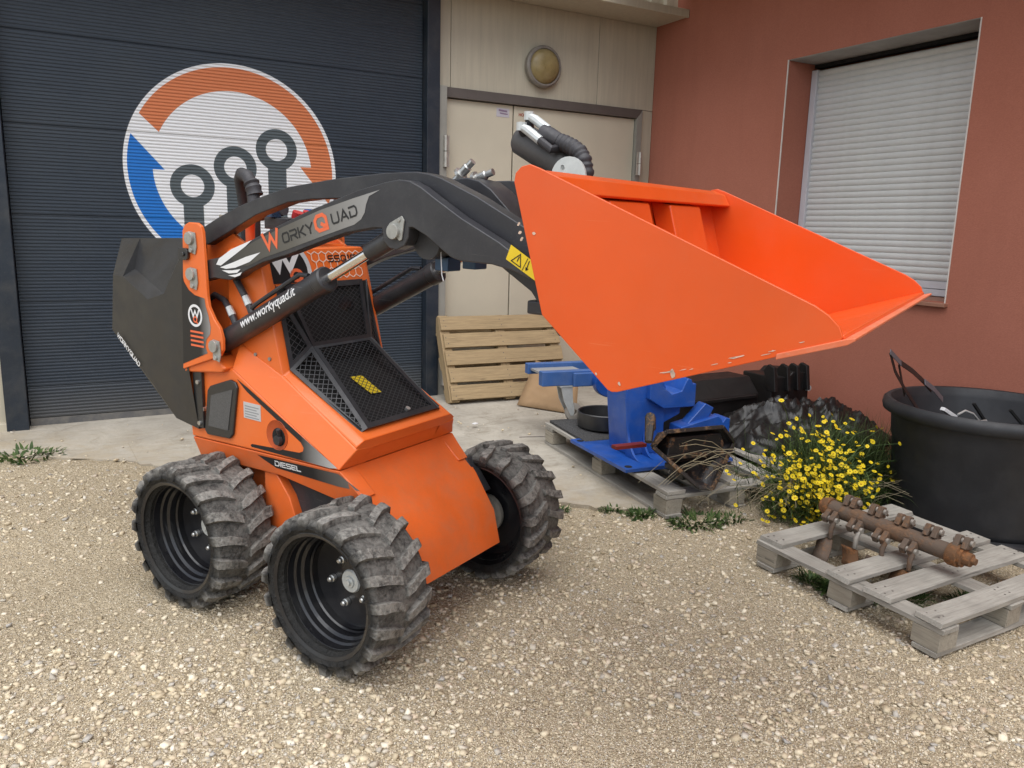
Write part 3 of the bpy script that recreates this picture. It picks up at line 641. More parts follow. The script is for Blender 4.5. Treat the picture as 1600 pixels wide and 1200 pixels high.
# ---- hood
def hood():
    top = [(-.40, 1.388), (-.209, 1.388), (-.092, .936), (.292, .735)]
    side_ = [(-.40, 1.372), (-.218, 1.372), (-.100, .918), (.284, .718)]
    m = MB(); V = []
    for (a, b), (c, d) in zip(top, side_): V += [(c, -.285, d), (a, -.256, b), (a, .256, b), (c, .285, d)]
    low = [(-.40, .80), (-.30, .80), (-.10, .80), (.276, .69)]
    for a, b in low: V += [(a, -.285, b), (a, .285, b)]
    F = []
    for i in range(3):
        for j in range(3): F.append((4*i+j, 4*i+j+1, 4*i+5+j, 4*i+4+j))
        F.append((4*i, 4*i+4, 16+2*i+2, 16+2*i)); F.append((4*i+3, 16+2*i+1, 16+2*i+3, 4*i+7))
        F.append((16+2*i, 16+2*i+2, 16+2*i+3, 16+2*i+1))
    F += [(0, 16, 17, 3, 2, 1)]
    F += [(12, 13, 14, 15, 23, 22)]
    return m.add(V, F)
hd = part(hood(), 'hood', M_org, bevel=.007)
part(MB().add([(.292, -.256, .735), (.292, .256, .735), (.284, .285, .718), (.276, .289, .705), (.243, .333, .632), (.243, -.333, .632), (.276, -.289, .705), (.284, -.285, .718), (.20, .3, .63), (.20, -.3, .63)],
     [(0,1,2,3,4,5,6,7), (4,8,9,5)]), 'hood_lip', M_org, bevel=.004)
for s in (-1, 1):
    for u, z in ((-.245, .985), (-.165, .978)): part(MB().cyl((u, s*.284, z), (u, s*.291, z), .007, 10), 'rivet', M_flg)
# ---- faceted grille cage
def facet(poly, border, sp=.0165, wd=.0028, th=.004, ang=.62, name='grille_panel', lift=0):
    P = [Vector(p) for p in poly]; c = sum(P, Vector())/len(P); nrm = (P[1]-P[0]).cross(P[2]-P[1]).normalized()
    if nrm.x*.6+nrm.z < 0 and abs(nrm.y) < .9: nrm = -nrm
    ex = Vector((0, 1, 0)); ex = (ex-nrm*ex.dot(nrm)).normalized(); ey = nrm.cross(ex)
    q = [((p-c).dot(ex), (p-c).dot(ey)) for p in P]
    ar = sum(q[i][0]*q[(i+1) % len(q)][1]-q[(i+1) % len(q)][0]*q[i][1] for i in range(len(q)))
    if ar < 0: q = q[::-1]; P = P[::-1]
    n = len(q); L = []
    for i in range(n):
        a, b = Vector(q[i]), Vector(q[(i+1) % n]); d = (b-a).normalized(); nn = Vector((-d.y, d.x)); bw = border[i % len(border)] if isinstance(border, (list, tuple)) else border
        L.append((a+nn*bw, d, nn))
    inn = []
    for i in range(n):
        p1, d1, _ = L[i-1]; p2, d2, _ = L[i]; dn = d1.x*d2.y-d1.y*d2.x; t = ((p2.x-p1.x)*d2.y-(p2.y-p1.y)*d2.x)/dn; inn.append(p1+d1*t)
    T = lambda a, e=0: c+ex*a[0]+ey*a[1]+nrm*e
    fr = MB(); V = [T(a, .003) for a in q]+[T(a, .003) for a in inn]+[T(a, -.005) for a in q]+[T(a, -.005) for a in inn]
    fr.add(V, [(i, (i+1) % n, n+(i+1) % n, n+i) for i in range(n)]+[(2*n+i, i, (i+1) % n, 2*n+(i+1) % n) for i in range(n)]+[(n+i, n+(i+1) % n, 3*n+(i+1) % n, 3*n+i) for i in range(n)])
    fo = part(fr, 'grille_frame', M_grl, smooth=20)
    ms = MB()
    for sg in (1, -1):
        d = Vector((math.cos(ang), sg*math.sin(ang))); nn = Vector((-d.y, d.x)); k0 = int(-.5/sp)
        for k in range(k0, -k0):
            o_ = nn*(k*sp); t0, t1 = -9, 9; ok = True
            for i in range(n):
                a, b = inn[i], inn[(i+1) % n]; e = b-a; m_ = Vector((-e.y, e.x)); den = m_.dot(d); num = m_.dot(o_-a)
                if abs(den) < 1e-9:
                    if num < 0: ok = False
                elif den > 0: t0 = max(t0, -num/den)
                else: t1 = min(t1, -num/den)
            if ok and t1-t0 > .004:
                a, b = o_+d*t0, o_+d*t1; h = nn*wd/2; e = .0006*sg
                ms.add([T(a-h, e), T(a+h, e), T(b+h, e), T(b-h, e)], [(0,1,2,3)])
    ms.build('mesh_screen', M_grl, fo, smooth=0)
    return fo
KN = (-.068, .160, 1.022); OT = (-.172, .246, 1.254); OKn = (-.090, .255, .940); OF = (.254, .238, .758); RT = (-.166, .212, 1.256); RF = (.262, .205, .765)
mir = lambda p: (p[0], -p[1], p[2])
facet([RT, mir(RT), mir(KN), KN], [.024, .018, .016, .018])
facet([KN, mir(KN), mir(RF), RF], [.014, .020, .022, .020])
for s in (1, -1):
    f = (lambda p: p) if s > 0 else mir
    facet([f(OT), f(KN), f(OKn)], .017, sp=.019, ang=.8); facet([f(OKn), f(KN), f(RF), f(OF)], [.020, .016, .016, .016], sp=.019, ang=.8)
part(MB().add([(-.170, -.240, 1.25), (-.170, .240, 1.25), (-.088, .247, .944), (-.088, -.247, .944), (.249, -.234, .766), (.249, .234, .766)], [(0,1,2,3), (3,2,5,4)]), 'dark_interior_sheet', M_void, smooth=0)  # flat black sheet on the hood, painted-in darkness behind the grille
d = Decal((.06, -.035, .862), (0, 1, 0), (-.384, 0, .201), lift=.012); d.poly([(0,-.06),(.055,-.065),(.05,.05),(-.012,.055)]); d.build('warning_sticker', M_yel, ld)
part(MB().cyl((.233, .045, .782), (.240, .045, .793), .010, 14), 'latch', M_zinc)
part(MB().lathe([(.045, 0), (.045, .02), (.035, .025), (.0, .03)], 20, 'x', c=(-.165, .10, 1.15)), 'headlamp', M_rim, smooth=40)
# headline panel: hexagon print, emblem, letters
pn = Vector((.452, 0, .117)).normalized(); py = Vector((-.117, 0, .452)).normalized(); po = Vector((-.209, 0, 1.388))
d = Decal(po, (0,1,0), py, lift=.0015); a = .0165*1.35; hx = []
for i in range(-8, 14):
    for j in range(-8, 2):
        cx, cy_ = i*a*math.sqrt(3)+(j % 2)*a*math.sqrt(3)/2, j*a*1.5-.004
        for k in range(3):
            p0 = (cx+a*math.cos(rad(60*k+30)), cy_+a*math.sin(rad(60*k+30))); p1 = (cx+a*math.cos(rad(60*k+90)), cy_+a*math.sin(rad(60*k+90)))
            inb = all(-.235 < p[0] < .249 and -.128 < p[1] < -.004 and math.hypot(p[0]+.172, p[1]+.090) > .122 for p in (p0, p1))
            if inb: d.stroke([p0, p1], .0042, ext=False)
d.build('hexagon_print', paint('pale_orange_print', (.88, .62, .50), .4), ld)
circ = lambda cx, cy, r: [(cx+r*math.cos(6.2832*k/48), cy+r*math.sin(6.2832*k/48)) for k in range(48)]
d = Decal(po, (0,1,0), py, lift=.0016); d.poly(clip_poly(circ(-.172, -.090, .121), -.252, .2, -.134, -.004)); d.build('emblem_ring', paint('grey_print', (.55,.55,.56), .4), ld)
d = Decal(po, (0,1,0), py, lift=.0021); d.poly(clip_poly(circ(-.172, -.090, .100), -.252, .2, -.134, -.004)); d.build('emblem_field', M_blk, ld)
d = Decal(po, (0,1,0), py, lift=.0028); d.stroke([(-.245,-.020),(-.215,-.075),(-.190,-.018),(-.160,-.080),(-.115,-.020)], .024); d.build('emblem_letter', M_wht, ld)
d = Decal(po, (0,1,0), py, lift=.0028); d.disc(-.132, -.106, .027, .014, sx=1.25); d.stroke([(-.118,-.112),(-.100,-.132)], .012, e=.0003); d.build('emblem_letter', M_cor, ld)
d = Decal(po, (0,1,0), py, lift=.0022); letters(d, 'SSQ15', .050, -.058, .024, wk=1.1, t=.2, gap=.38); d.build('lettering', M_blk, ld)

# ---- side panel details (near side and its mirror)
sp_ = lambda lift: Decal((0, -.334, 0), (1,0,0), (0,0,1), lift)
def m_fade(name, c0, c1, x0, x1, axis=0):
    t = NT(name); s_ = t.sep(t.obj()); t.inp('Base Color', t.mix(t.range(s_[axis], x0, x1), c0, c1)); t.inp('Roughness', .4); return t.m
M_fade = m_fade('fading_black_sticker', (.014,.014,.015), (.50,.49,.47), .05, .235)
d = sp_(.0012); d.poly([(-.302,.888),(-.238,.855),(-.02,.742),(.06,.700),(.078,.685),(.080,.668),(.068,.655),(.03,.648),(-.228,.630),(-.234,.637),(-.228,.642),(0.,.653),(.055,.660),(.066,.670),(.063,.684),(.045,.694),(-.03,.734),(-.240,.850)][:1]+[(-.238,.862),(.236,.640),(.200,.633),(-.226,.629),(-.232,.635),(-.224,.641),(.040,.659),(.060,.668),(.064,.682),(.050,.700),(-.244,.846)])
d.build('side_sticker', M_fade, ld)
M_fade2 = m_fade('fading_black_strip', (.016,.016,.017), (.22,.20,.18), .10, .33)
dS = lambda lift: Decal((0, -.333, .6206), (1, 0, .0345), (0, -.25, 1), lift)
d = dS(.0015); d.poly([(-.20,-.012),(.235,-.010),(.330,-.062),(.22,-.066),(-.105,-.052),(-.16,-.030)]); d.build('strip_sticker', M_fade2, ld)
d = dS(.0024); letters(d, 'DIESEL', -.105, -.040, .019, wk=1.15, t=.26, gap=.36, slant=.2); d.build('lettering', M_wht, ld)
vent = part(MB().prism([(-.500,.650),(-.485,.632),(-.345,.640),(-.325,.660),(-.288,.855),(-.300,.876),(-.330,.882),(-.455,.838),(-.472,.818)], -.334, -.346), 'vent_frame', M_abs, bevel=.005)
MB().prism([(-.470,.672),(-.350,.674),(-.312,.846),(-.445,.802)], -.345, -.3485).build('vent_screen', paint('vent_mesh', (.09,.088,.085), .6, var=.3, scale=300), vent)
MB().cyl((-.508, -.334, .735), (-.508, -.348, .735), .012, 12).build('vent_bolt', M_zinc, vent)
pt = part(MB().box(-.266, -.168, -.3355, -.334, .740, .804), 'rating_plate', M_alu)
d = sp_(.002); 
for k in range(5): d.poly([(-.258, .791-k*.0105), (-.178-.012*(k % 2), .791-k*.0105), (-.178-.012*(k % 2), .787-k*.0105), (-.258, .787-k*.0105)])
d.build('print', paint('grey_small_print', (.28,.29,.30), .5), pt)
hl = part(MB().lathe([(.0, .0), (.054, .0), (.058, -.002), (.060, .002), (.060, .004)], 32, 'y', c=(-.078, -.3345, .704)), 'filler_recess', paint('recess_orange', (.45,.075,.015), .5), smooth=30)
MB().lathe([(.0, -.001), (.034, -.001), (.036, .001)], 24, 'y', c=(-.070, -.3352, .698)).build('filler_hole', M_void, hl, smooth=0)
MB().cyl((-.060, -.336, .690), (-.052, -.352, .735), .008, 10).lathe([(0, -.018), (.018, -.018), (.020, -.004), (0, -.002)], 16, 'y', c=(-.062, -.336, .690)).build('filler_knob', M_arm, hl)

# ---- tower
twr = [(-.545,1.44),(-.530,1.462),(-.505,1.473),(-.455,1.473),(-.432,1.462),(-.423,1.44),(-.412,1.20),(-.405,1.160),(-.375,1.115),(-.345,1.085),(-.330,1.045),(-.332,1.000),(-.350,.975),(-.385,.962),(-.584,.892),(-.560,1.20)]
def stick(pts, s): return pts
for s in (-1, 1):
    tp = part(MB().prism(twr, s*.372, s*.356), 'tower_plate', M_org, bevel=.004)
    part(MB().prism([(-.545,1.44),(-.50,1.47),(-.44,1.465),(-.30,1.39),(-.30,.95),(-.58,.90)], s*.262, s*.246), 'tower_inner_plate', M_org, bevel=.003)
    V = []
    part(MB().prism([(-.584,.905),(-.39,.968),(-.335,.925),(-.36,.905),(-.60,.875)], s*.36, s*.27), 'tower_gusset', M_org, bevel=.01)
    for u, z in ((-.491,1.414),(-.493,1.278),(-.372,1.012)):
        k = s*.372
        pn_ = MB().cyl((u, k, z), (u, k+s*.016, z), .024, 18); pn_.prism([(u-.012, z-.052), (u+.026, z-.060), (u+.036, z-.03), (u+.030, z+.022), (u-.010, z+.026)], k+s*.001, k+s*.006)
        pn_.cyl((u+.008, k, z-.044), (u+.008, k+s*.014, z-.044), .010, 8); part(pn_, 'pivot_pin', M_pin, bevel=.0015, seg=1)
    part(MB().prism([(-.56,1.375),(-.51,1.375),(-.502,1.365),(-.502,1.34),(-.512,1.33),(-.56,1.33)], s*.373, s*.385).cyl((-.527, s*.385, 1.352), (-.527, s*.391, 1.352), .009, 10), 'cover_clip', M_abs, bevel=.002)
core = part(MB().box(-.56, -.30, -.246, .246, .80, 1.395), 'tower_core', M_org, bevel=.006)
for a, b, c_, e in ((-.415, -.345, 1.075, 1.20), (-.345, -.300, 1.16, 1.285)): part(MB().box(a, b, -.264, -.262, c_, e), 'dark_slot', M_void)
def m_tsk():
    t = NT('tower_sticker_fade'); s_ = t.sep(t.obj()); f = t.range(s_[0], -.46, -.385); t.inp('Base Color', t.mix(f, (.012,.012,.013), (.33,.32,.31))); t.inp('Roughness', .38); return t.m
d = Decal((0, -.372, 0), (1,0,0), (0,0,1), .0012); d.poly([(-.560,1.285),(-.548,1.245),(-.52,1.215),(-.485,1.198),(-.425,1.190),(-.420,1.16),(-.405,1.125),(-.395,1.08),(-.400,1.055),(-.425,1.03),(-.432,1.00),(-.420,.978),(-.578,.915),(-.575,.95)]); d.build('tower_sticker', m_tsk(), ld)
d = Decal((-.486, -.372, 1.118), (1,0,0), (0,0,1), .0024); d.disc(0,0,.044,.034); d.stroke([(-.022,.020),(-.012,-.004),(0,.018),(.012,-.004),(.022,.020)], .007); d.build('emblem', M_wht, ld)
d = Decal((-.486, -.372, 1.118), (1,0,0), (0,0,1), .0024); d.disc(0,-.015,.013,.007); d.stroke([(.006,-.022),(.013,-.029)], .006, e=.0002); d.build('emblem_letter', M_cor, ld)
d = Decal((0, -.372, 0), (1,0,0), (0,0,1), .0024)
for k in range(4): d.poly([(-.520,1.058-k*.018),(-.440,1.058-k*.018),(-.440,1.050-k*.018),(-.520,1.050-k*.018)])
d.build('stripe_print', M_cor, ld)

# ---- arms
B_out = [(-.47,1.32),(-.413,1.339),(-.348,1.351),(-.291,1.375),(-.077,1.462),(.119,1.535),(.356,1.610),(.465,1.635),(.525,1.645),(.570,1.642),(.615,1.624),(.671,1.592),(.768,1.539),(.908,1.475),(1.01,1.418),(1.16,1.345),(1.16,1.300),(1.03,1.374),(.95,1.398),(.885,1.409),(.772,1.411),(.735,1.420),(.699,1.441),(.64,1.478),(.585,1.502),(.570,1.500),(.568,1.470),(.552,1.443),(.520,1.429),(.490,1.433),(.466,1.452),(.458,1.494),(.420,1.493),(.300,1.472),(.181,1.436),(.022,1.384),(-.113,1.347),(-.213,1.308),(-.260,1.282),(-.298,1.269),(-.391,1.270),(-.47,1.25)]
A_out = [(-.53,1.45),(-.431,1.494),(-.32,1.536),(-.207,1.571),(-.035,1.615),(.186,1.645),(.415,1.667),(.549,1.672),(.60,1.666),(.65,1.654),(.785,1.602),(.925,1.536),(1.06,1.470),(1.165,1.43),(1.165,1.235),(1.09,1.215),(.99,1.335),(.88,1.400),(.76,1.45),(.64,1.54),(.56,1.583),(.44,1.592),(.245,1.583),(.08,1.576),(-.037,1.562),(-.21,1.512),(-.496,1.387),(-.53,1.39)]
for s in (-1, 1):
    part(MB().prism(B_out, s*.352, s*.302), 'lift_arm', M_arm, bevel=.004)
    part(MB().prism(A_out, s*.296, s*.236), 'upper_link', M_arm, bevel=.004)
    b = MB().cyl((.514, s*.352, 1.486), (.514, s*.368, 1.486), .024, 18); b.prism([(.486,1.500),(.496,1.512),(.545,1.536),(.556,1.522),(.546,1.462),(.536,1.458)], s*.3525, s*.358).cyl((.535, s*.357, 1.522), (.535, s*.362, 1.522), .007, 8)
    part(b, 'pivot_pin', M_pin, bevel=.0015, seg=1)
    # lift cylinder
    p0, p1 = Vector((-.455, s*.309, .990)), Vector((.514, s*.309, 1.486)); dr = (p1-p0).normalized(); Lr = (p1-p0).length
    cb = part(MB().tube([p0-dr*.01, p0+dr*.03, p0+dr*.05, p0+dr*.655, p0+dr*.66, p0+dr*.70, p0+dr*.705], [.030, .034, .042, .042, .046, .046, .040], 24), 'lift_cylinder', M_arm, smooth=35)
    MB().cyl(p0+dr*.69, p1-dr*.08, .0185, 18).build('piston_rod', M_chr, cb)
    MB().tube([p1-dr*.165, p1-dr*.06, p1+dr*.03], [.031, .033, .036], 18).build('rod_end', M_arm, cb)
    up_ = Vector((-dr.z, 0, dr.x))
    for q_ in (.16, .27): MB().tube([p0+dr*q_+up_*.04, p0+dr*q_+up_*.075], .013, 10).build('port', M_arm, cb)
    for q_ in (.16, .27): MB().tube([p0+dr*q_+up_*.072, p0+dr*(q_-.005)+up_*.11], [.015, .013], 8).build('hose_fitting', M_zincw, cb)
    MB().tube([p0+dr*.27+up_*.055, p0+dr*.31+up_*.060, p0+dr*.58+up_*.066, p0+dr*.62+up_*.045], .009, 8).build('feed_pipe', M_arm, cb)
    MB().tube([p0+dr*.155+up_*.10, p0+dr*.12+up_*.15+Vector((0,-s*.02,0)), p0+dr*.05+up_*.20+Vector((0,-s*.04,0)), p0-dr*.03+up_*.2+Vector((0,-s*.05,0))], .012, 10).build('hose', M_hose, cb)
    MB().tube([p0+dr*.265+up_*.11, p0+dr*.235+up_*.20+Vector((0,-s*.01,0)), p0+dr*.18+up_*.30+Vector((0,-s*.03,0))], .013, 10).build('hose', M_hose, cb)
# wrap lettering round the near barrel
p0, p1 = Vector((-.455, -.309, .990)), Vector((.514, -.309, 1.486)); dr = (p1-p0).normalized(); up_ = Vector((-dr.z, 0, dr.x)); ot = Vector((0,-1,0))
def refine(V, F, d):
    bm = bmesh.new(); vv = [bm.verts.new(p) for p in V]
    for f in F:
        try: bm.faces.new([vv[i] for i in f])
        except ValueError: pass
    bmesh.ops.triangulate(bm, faces=bm.faces)
    for _ in range(4):
        es = [e for e in bm.edges if e.calc_length() > d]
        if not es: break
        bmesh.ops.subdivide_edges(bm, edges=es, cuts=1); bmesh.ops.triangulate(bm, faces=bm.faces)
    bm.verts.index_update(); R_ = [v_.co[:] for v_ in bm.verts], [tuple(v_.index for v_ in f.verts) for f in bm.faces]; bm.free(); return R_
V, F = refine(*text_mesh('www.workyquad.it', .052, shear=.12, bold=.0006, space=.98), .006)
xs = [v_[0] for v_ in V]; k = .335/(max(xs)-min(xs)); rr = .0432; mb = MB()
mb.add([p0+dr*(.235+a*k)+(ot*math.cos((b-.012)/rr+.18)+up_*math.sin((b-.012)/rr+.18))*rr for a, b, c in V], F); mb.build('lettering', M_wht, ld, smooth=0)
# arm sticker: fading silver swoosh, feathers, letters
def m_sil():
    t = NT('silver_fade_sticker'); s_ = t.sep(t.obj()); f = t.range(s_[0], -.30, .42); n = t.noise(t.mapv(t.obj(), (1,1,.3)), 5, 2)
    c = t.mix(t.range(s_[0], -.38, .05), (.05,.05,.048), (.145,.138,.120)); c = t.mix(t.range(s_[0], .05, .42), c, (.36,.355,.345)); t.inp('Base Color', c); t.inp('Roughness', .36); t.inp('Metallic', .35); return t.m
dB = lambda lift: Decal((0, -.352, 0), (1,0,0), (0,0,1), lift)
d = dB(.0012); d.poly([(-.300,1.355),(-.144,1.423),(.0,1.478),(.183,1.541),(.33,1.582),(.452,1.613),(.405,1.592),(.392,1.565),(.386,1.540),(.370,1.518),(.340,1.500),(.181,1.452),(.022,1.402),(-.10,1.366),(-.19,1.330),(-.24,1.328)]); d.build('arm_sticker', m_sil(), ld)
d = dB(.002)
for P_ in ([(-.372,1.322),(-.355,1.345),(-.28,1.385),(-.165,1.424),(-.20,1.400),(-.29,1.350),(-.345,1.320)], [(-.350,1.313),(-.27,1.338),(-.20,1.362),(-.12,1.383),(-.18,1.345),(-.262,1.318),(-.315,1.310)], [(-.340,1.303),(-.28,1.307),(-.232,1.315),(-.252,1.300),(-.30,1.294)], [(-.305,1.286),(-.262,1.293),(-.225,1.305),(-.236,1.292),(-.265,1.283)]): d.poly(P_)
d.build('feather_print', M_wht, ld)
th = math.atan2(1.521-1.386, .366+.078); ex = Vector((math.cos(th), 0, math.sin(th))); ey = Vector((-.10, 0, 1))
dT = lambda: Decal((-.092, -.352, 1.394), ex, ey, .0022)
d = dT(); letters(d, 'W', 0, 0, .052, wk=1.12, t=.25); d.build('lettering', M_cor, ld)
d = dT(); letters(d, 'ORKY', .100, .0, .031, wk=1.0, t=.20, gap=.36); d.build('lettering', M_blk, ld)
d = dT(); letters(d, 'Q', .272, -.004, .048, wk=1.05, t=.26); d.build('lettering', M_cor, ld)
d = dT(); letters(d, 'UAD', .352, .002, .031, wk=1.0, t=.20, gap=.36); d.build('lettering', M_blk, ld)
# warning label
d = dB(.0014); d.poly([(.952,1.470),(.936,1.428),(1.060,1.362),(1.075,1.402)][::-1]); wl = d.build('warning_label', M_yel, ld)
d = Decal((.955, -.352, 1.425), (.85,0,-.45), (.45,0,.85), .0024); d.stroke([(0,0),(.036,0),(.018,.032),(0,0)], .0028); d.stroke([(.018,.010),(.018,.023)], .003, e=.0002); d.stroke([(.045,-.004),(.045,.034)], .002); d.stroke([(.053,.030),(.056,.006)], .003); d.poly([(.050,.010),(.056,.000),(.062,.010)]); d.build('print', M_blk, wl)
# cross members between the arms
part(MB().cyl((.60, -.30, 1.455), (.60, .30, 1.455), .052, 20), 'cross_tube', M_arm, smooth=40)
part(MB().box(.98, 1.13, -.30, .30, 1.27, 1.31).box(1.12, 1.165, -.34, .34, 1.24, 1.60), 'quick_attach_plate', M_arm, bevel=.006)
part(MB().prism([(.44,1.60),(.475,1.645),(.52,1.661),(.58,1.667),(.63,1.658),(.68,1.630),(.76,1.560),(.80,1.50),(.70,1.47),(.52,1.50)], -.07, .06), 'coupler_bracket', M_arm, bevel=.005)
for v_, tip in ((-.035, (.575, -.03, 1.722)), (.03, (.615, .035, 1.692))):
    bs = Vector((.495, v_, 1.648)); tp_ = Vector(tip); d_ = (tp_-bs)
    part(MB().tube([bs, bs+d_*.35, bs+d_*.36, bs+d_*.46, bs+d_*.47, bs+d_*.75, bs+d_*.78, tp_], [.013, .013, .026, .026, .016, .016, .012, .012], 14), 'hydraulic_coupler', M_zinc, smooth=30)
for v_ in (-.20, -.05): part(MB().box(.585, .64, v_-.04, v_+.03, 1.365, 1.41), 'pipe_clamp', M_bluc, bevel=.004)
part(MB().tube([(.64, -.28, 1.45), (.655, -.29, 1.36), (.67, -.30, 1.34)], .0018, 5), 'wire', M_wht)

# ---- tilt cylinder and hoses behind the bucket
a0, a1 = Vector((.740, 0, 1.800)), Vector((1.02, 0, 1.655)); ad = (a1-a0).normalized()
tc = part(MB().tube([a0, a0+ad*.012, a0+ad*.23, a0+ad*.24], [.044, .052, .052, .046], 24), 'tilt_cylinder', paint('worn_grey_cylinder', (.085, .080, .078), .42, var=.2, scale=12, dust=.2, dustc=(.16,.15,.14)), smooth=35)
MB().cyl(a0+ad*.235, a0+ad*.42, .02, 16).build('piston_rod', M_chr, tc)
MB().lathe([(0, 0), (.055, 0), (.060, -.004), (.060, -.012), (0, -.012)], 26, 'y', c=(.985, -.09, 1.672)).lathe([(0, -.012), (.007, -.012), (.007, -.014)], 8, 'y', c=(.965, -.09, 1.70)).build('pivot_cap', M_zincw, tc, smooth=30)
for o_, k in ((Vector((.045, -.02, .062)), 1), (Vector((.040, -.055, .026)), 0)):
    b = a0+o_; MB().cyl(a0+ad*.05+Vector((0,-.02*(1-k),0)), b, .014, 12).build('port', M_arm, tc)
    MB().tube([b+Vector((0,0,-.012)), b+Vector((0,0,.014))], .017, 10).tube([b, b+Vector((.03, -.01, -.012)), b+Vector((.085, -.02, -.045))], [.012, .015, .015], 10).build('hose_fitting', M_zincw, tc)
    e0 = b+Vector((.08, -.02, -.042)); MB().tube([e0, e0+Vector((.05, -.01, -.03)), Vector((.915, -.04, 1.762))], [.013, .013, .014], 10).build('hose', M_hose, tc)
hp = [(.905, -.04, 1.783), (.935, -.045, 1.775), (.965, -.05, 1.763), (.993, -.055, 1.748), (1.012, -.06, 1.725), (1.022, -.06, 1.69), (1.025, -.06, 1.64)]
def spiral(pts, r):
    P = [Vector(p) for p in pts]; out = []; rs = []
    for i in range(len(P)-1):
        for k in range(8): out.append(P[i].lerp(P[i+1], k/8)); rs.append(r*(1+.07*(1 if (k % 4) < 2 else -1)))
    return out, rs
MB().tube([(.850, -.045, 1.810), (.875, -.045, 1.797), (.915, -.045, 1.782)], [.026, .030, .024], 14).build('hose_sleeve', M_hose, tc, smooth=60)
pp, rr_ = spiral(hp, .025); MB().tube(pp, rr_, 14).build('hose_wrap', M_hose, tc, smooth=50)
# ---- hoses and valve block behind the tower
part(MB().tube([(-.66, .02, 1.36), (-.665, .02, 1.50), (-.655, .0, 1.60), (-.635, -.02, 1.650), (-.60, -.04, 1.668), (-.555, -.05, 1.660), (-.525, -.05, 1.625), (-.505, -.06, 1.54)], [.022, .022, .024, .027, .028, .027, .026, .026], 14), 'hose', M_hose, smooth=60)
part(MB().tube([(-.63, .05, 1.36), (-.63, .05, 1.52), (-.61, .03, 1.60), (-.58, .02, 1.62)], .018, 12), 'hose', M_hose, smooth=60)
part(MB().tube([(-.585, -.02, 1.36), (-.585, -.02, 1.43), (-.57, -.03, 1.475), (-.53, -.04, 1.50), (-.47, -.05, 1.51)], [.020]*5, 12), 'orange_hose', M_cor, smooth=60)
part(MB().tube([(-.53, -.04, 1.50), (-.45, -.05, 1.515), (-.33, -.06, 1.535)], [.026, .027, .026], 12), 'hose_sleeve', M_hose, smooth=60)
part(MB().tube([(-.535, -.05, 1.640), (-.530, -.05, 1.632), (-.526, -.05, 1.624), (-.520, -.05, 1.612), (-.515, -.05, 1.60), (-.510, -.05, 1.585)], [.028, .034, .029, .035, .030, .034], 14), 'hose_grommet', M_hose, smooth=40)
for a, b in ((-.66, -.10), (-.63, -.06)): part(MB().cyl((a, b, 1.38), (a, b, 1.50), .012, 10), 'sight_tube', M_clear)
vb = part(MB().box(-.40, -.26, -.10, .16, 1.455, 1.50), 'valve_block', M_arm, bevel=.004)
MB().box(-.37, -.33, -.12, -.07, 1.50, 1.53).build('block_cap', M_bluc, vb, bevel=.003)
for a, b in ((-.27, .06), (-.36, .09), (-.30, -.02)): MB().cyl((a, b, 1.50), (a+.01, b, 1.525), .022, 14).build('red_cap', M_redc, vb)

# ---- rear cover
def rear_cover():
    H = [(-.780,.190,1.398),(-.700,.362,1.183),(-.812,.362,1.150),(-.840,.350,.800),(-.685,.345,.665),(-.528,.350,.648),(-.560,.362,.89),
         (-1.113,.190,1.381),(-1.050,.262,1.254),(-1.020,.338,1.226),(-1.287,.170,1.371),(-1.092,.338,1.228),(-1.140,.330,.985),(-.66,.15,1.400),(-.535,.362,1.395)]
    n = len(H); V = [(a, -b, c) for a, b, c in H]+[(a, b, c) for a, b, c in H]; F = []
    f1 = [(14,1,2,3,4,5,6), (14,0,1), (0,7,8,1), (1,8,9,2), (7,10,11,9), (7,9,8), (2,9,11,12,3), (3,12,4), (0,13,7), (13,10,7)]
    for f in f1: F.append(f); F.append(tuple(n+i for i in reversed(f)))
    F += [(10, n+10, n+11, 11), (11, n+11, n+12, 12), (12, n+12, n+4, 4), (4, n+4, n+5, 5), (13, n+13, n+10, 10)]
    return MB().add(V, F)
rc = part(rear_cover(), 'rear_cover', M_abs, smooth=6)
MB().box(-.555, -.500, -.350, -.335, .655, .89).build('cover_flange', M_abs, rc, bevel=.003)
for z in (.845, .675): MB().cyl((-.52, -.350, z), (-.52, -.357, z), .009, 10).build('bolt', M_zinc, rc)
d = Decal((-1.080, -.338, .968), (.435, -.020, -.305), (.305, 0, .435), .006); letters(d, 'WORKYQUAD', 0, -.004, .017, wk=1.0, t=.24, gap=.28); d.build('lettering', M_wht, rc)

# ---- bucket
b_out = [(1.153,1.632),(1.156,1.652),(1.172,1.667),(1.195,1.672),(1.220,1.664),(1.862,1.408),(1.890,1.392),(1.912,1.372),(1.921,1.352),(1.916,1.340),(1.455,1.170),(1.441,1.168),(1.430,1.172),(1.246,1.326),(1.178,1.550)]
bk = None; BW = .66
def shell():
    line = [(1.160,1.640),(1.181,1.552),(1.249,1.331),(1.441,1.174),(1.925,1.348)]; t = .010; m = MB(); V = []
    for i, p in enumerate(line):
        a = Vector(line[max(i-1, 0)]); b = Vector(line[min(i+1, len(line)-1)]); dd_ = (b-a).normalized(); nn = Vector((-dd_.y, dd_.x))
        for e in (0, t): V.append((p[0]+nn.x*e, -BW+.006, p[1]+nn.y*e)); V.append((p[0]+nn.x*e, BW-.006, p[1]+nn.y*e))
    F = []
    for i in range(len(line)-1):
        a, b = 4*i, 4*i+4; F += [(a, a+1, b+1, b), (a+2, b+2, b+3, a+3), (a, b, b+2, a+2), (a+1, a+3, b+3, b+1)]
    F += [(0,2,3,1), (4*(len(line)-1), 4*(len(line)-1)+1, 4*(len(line)-1)+3, 4*(len(line)-1)+2)]
    return m.add(V, F)
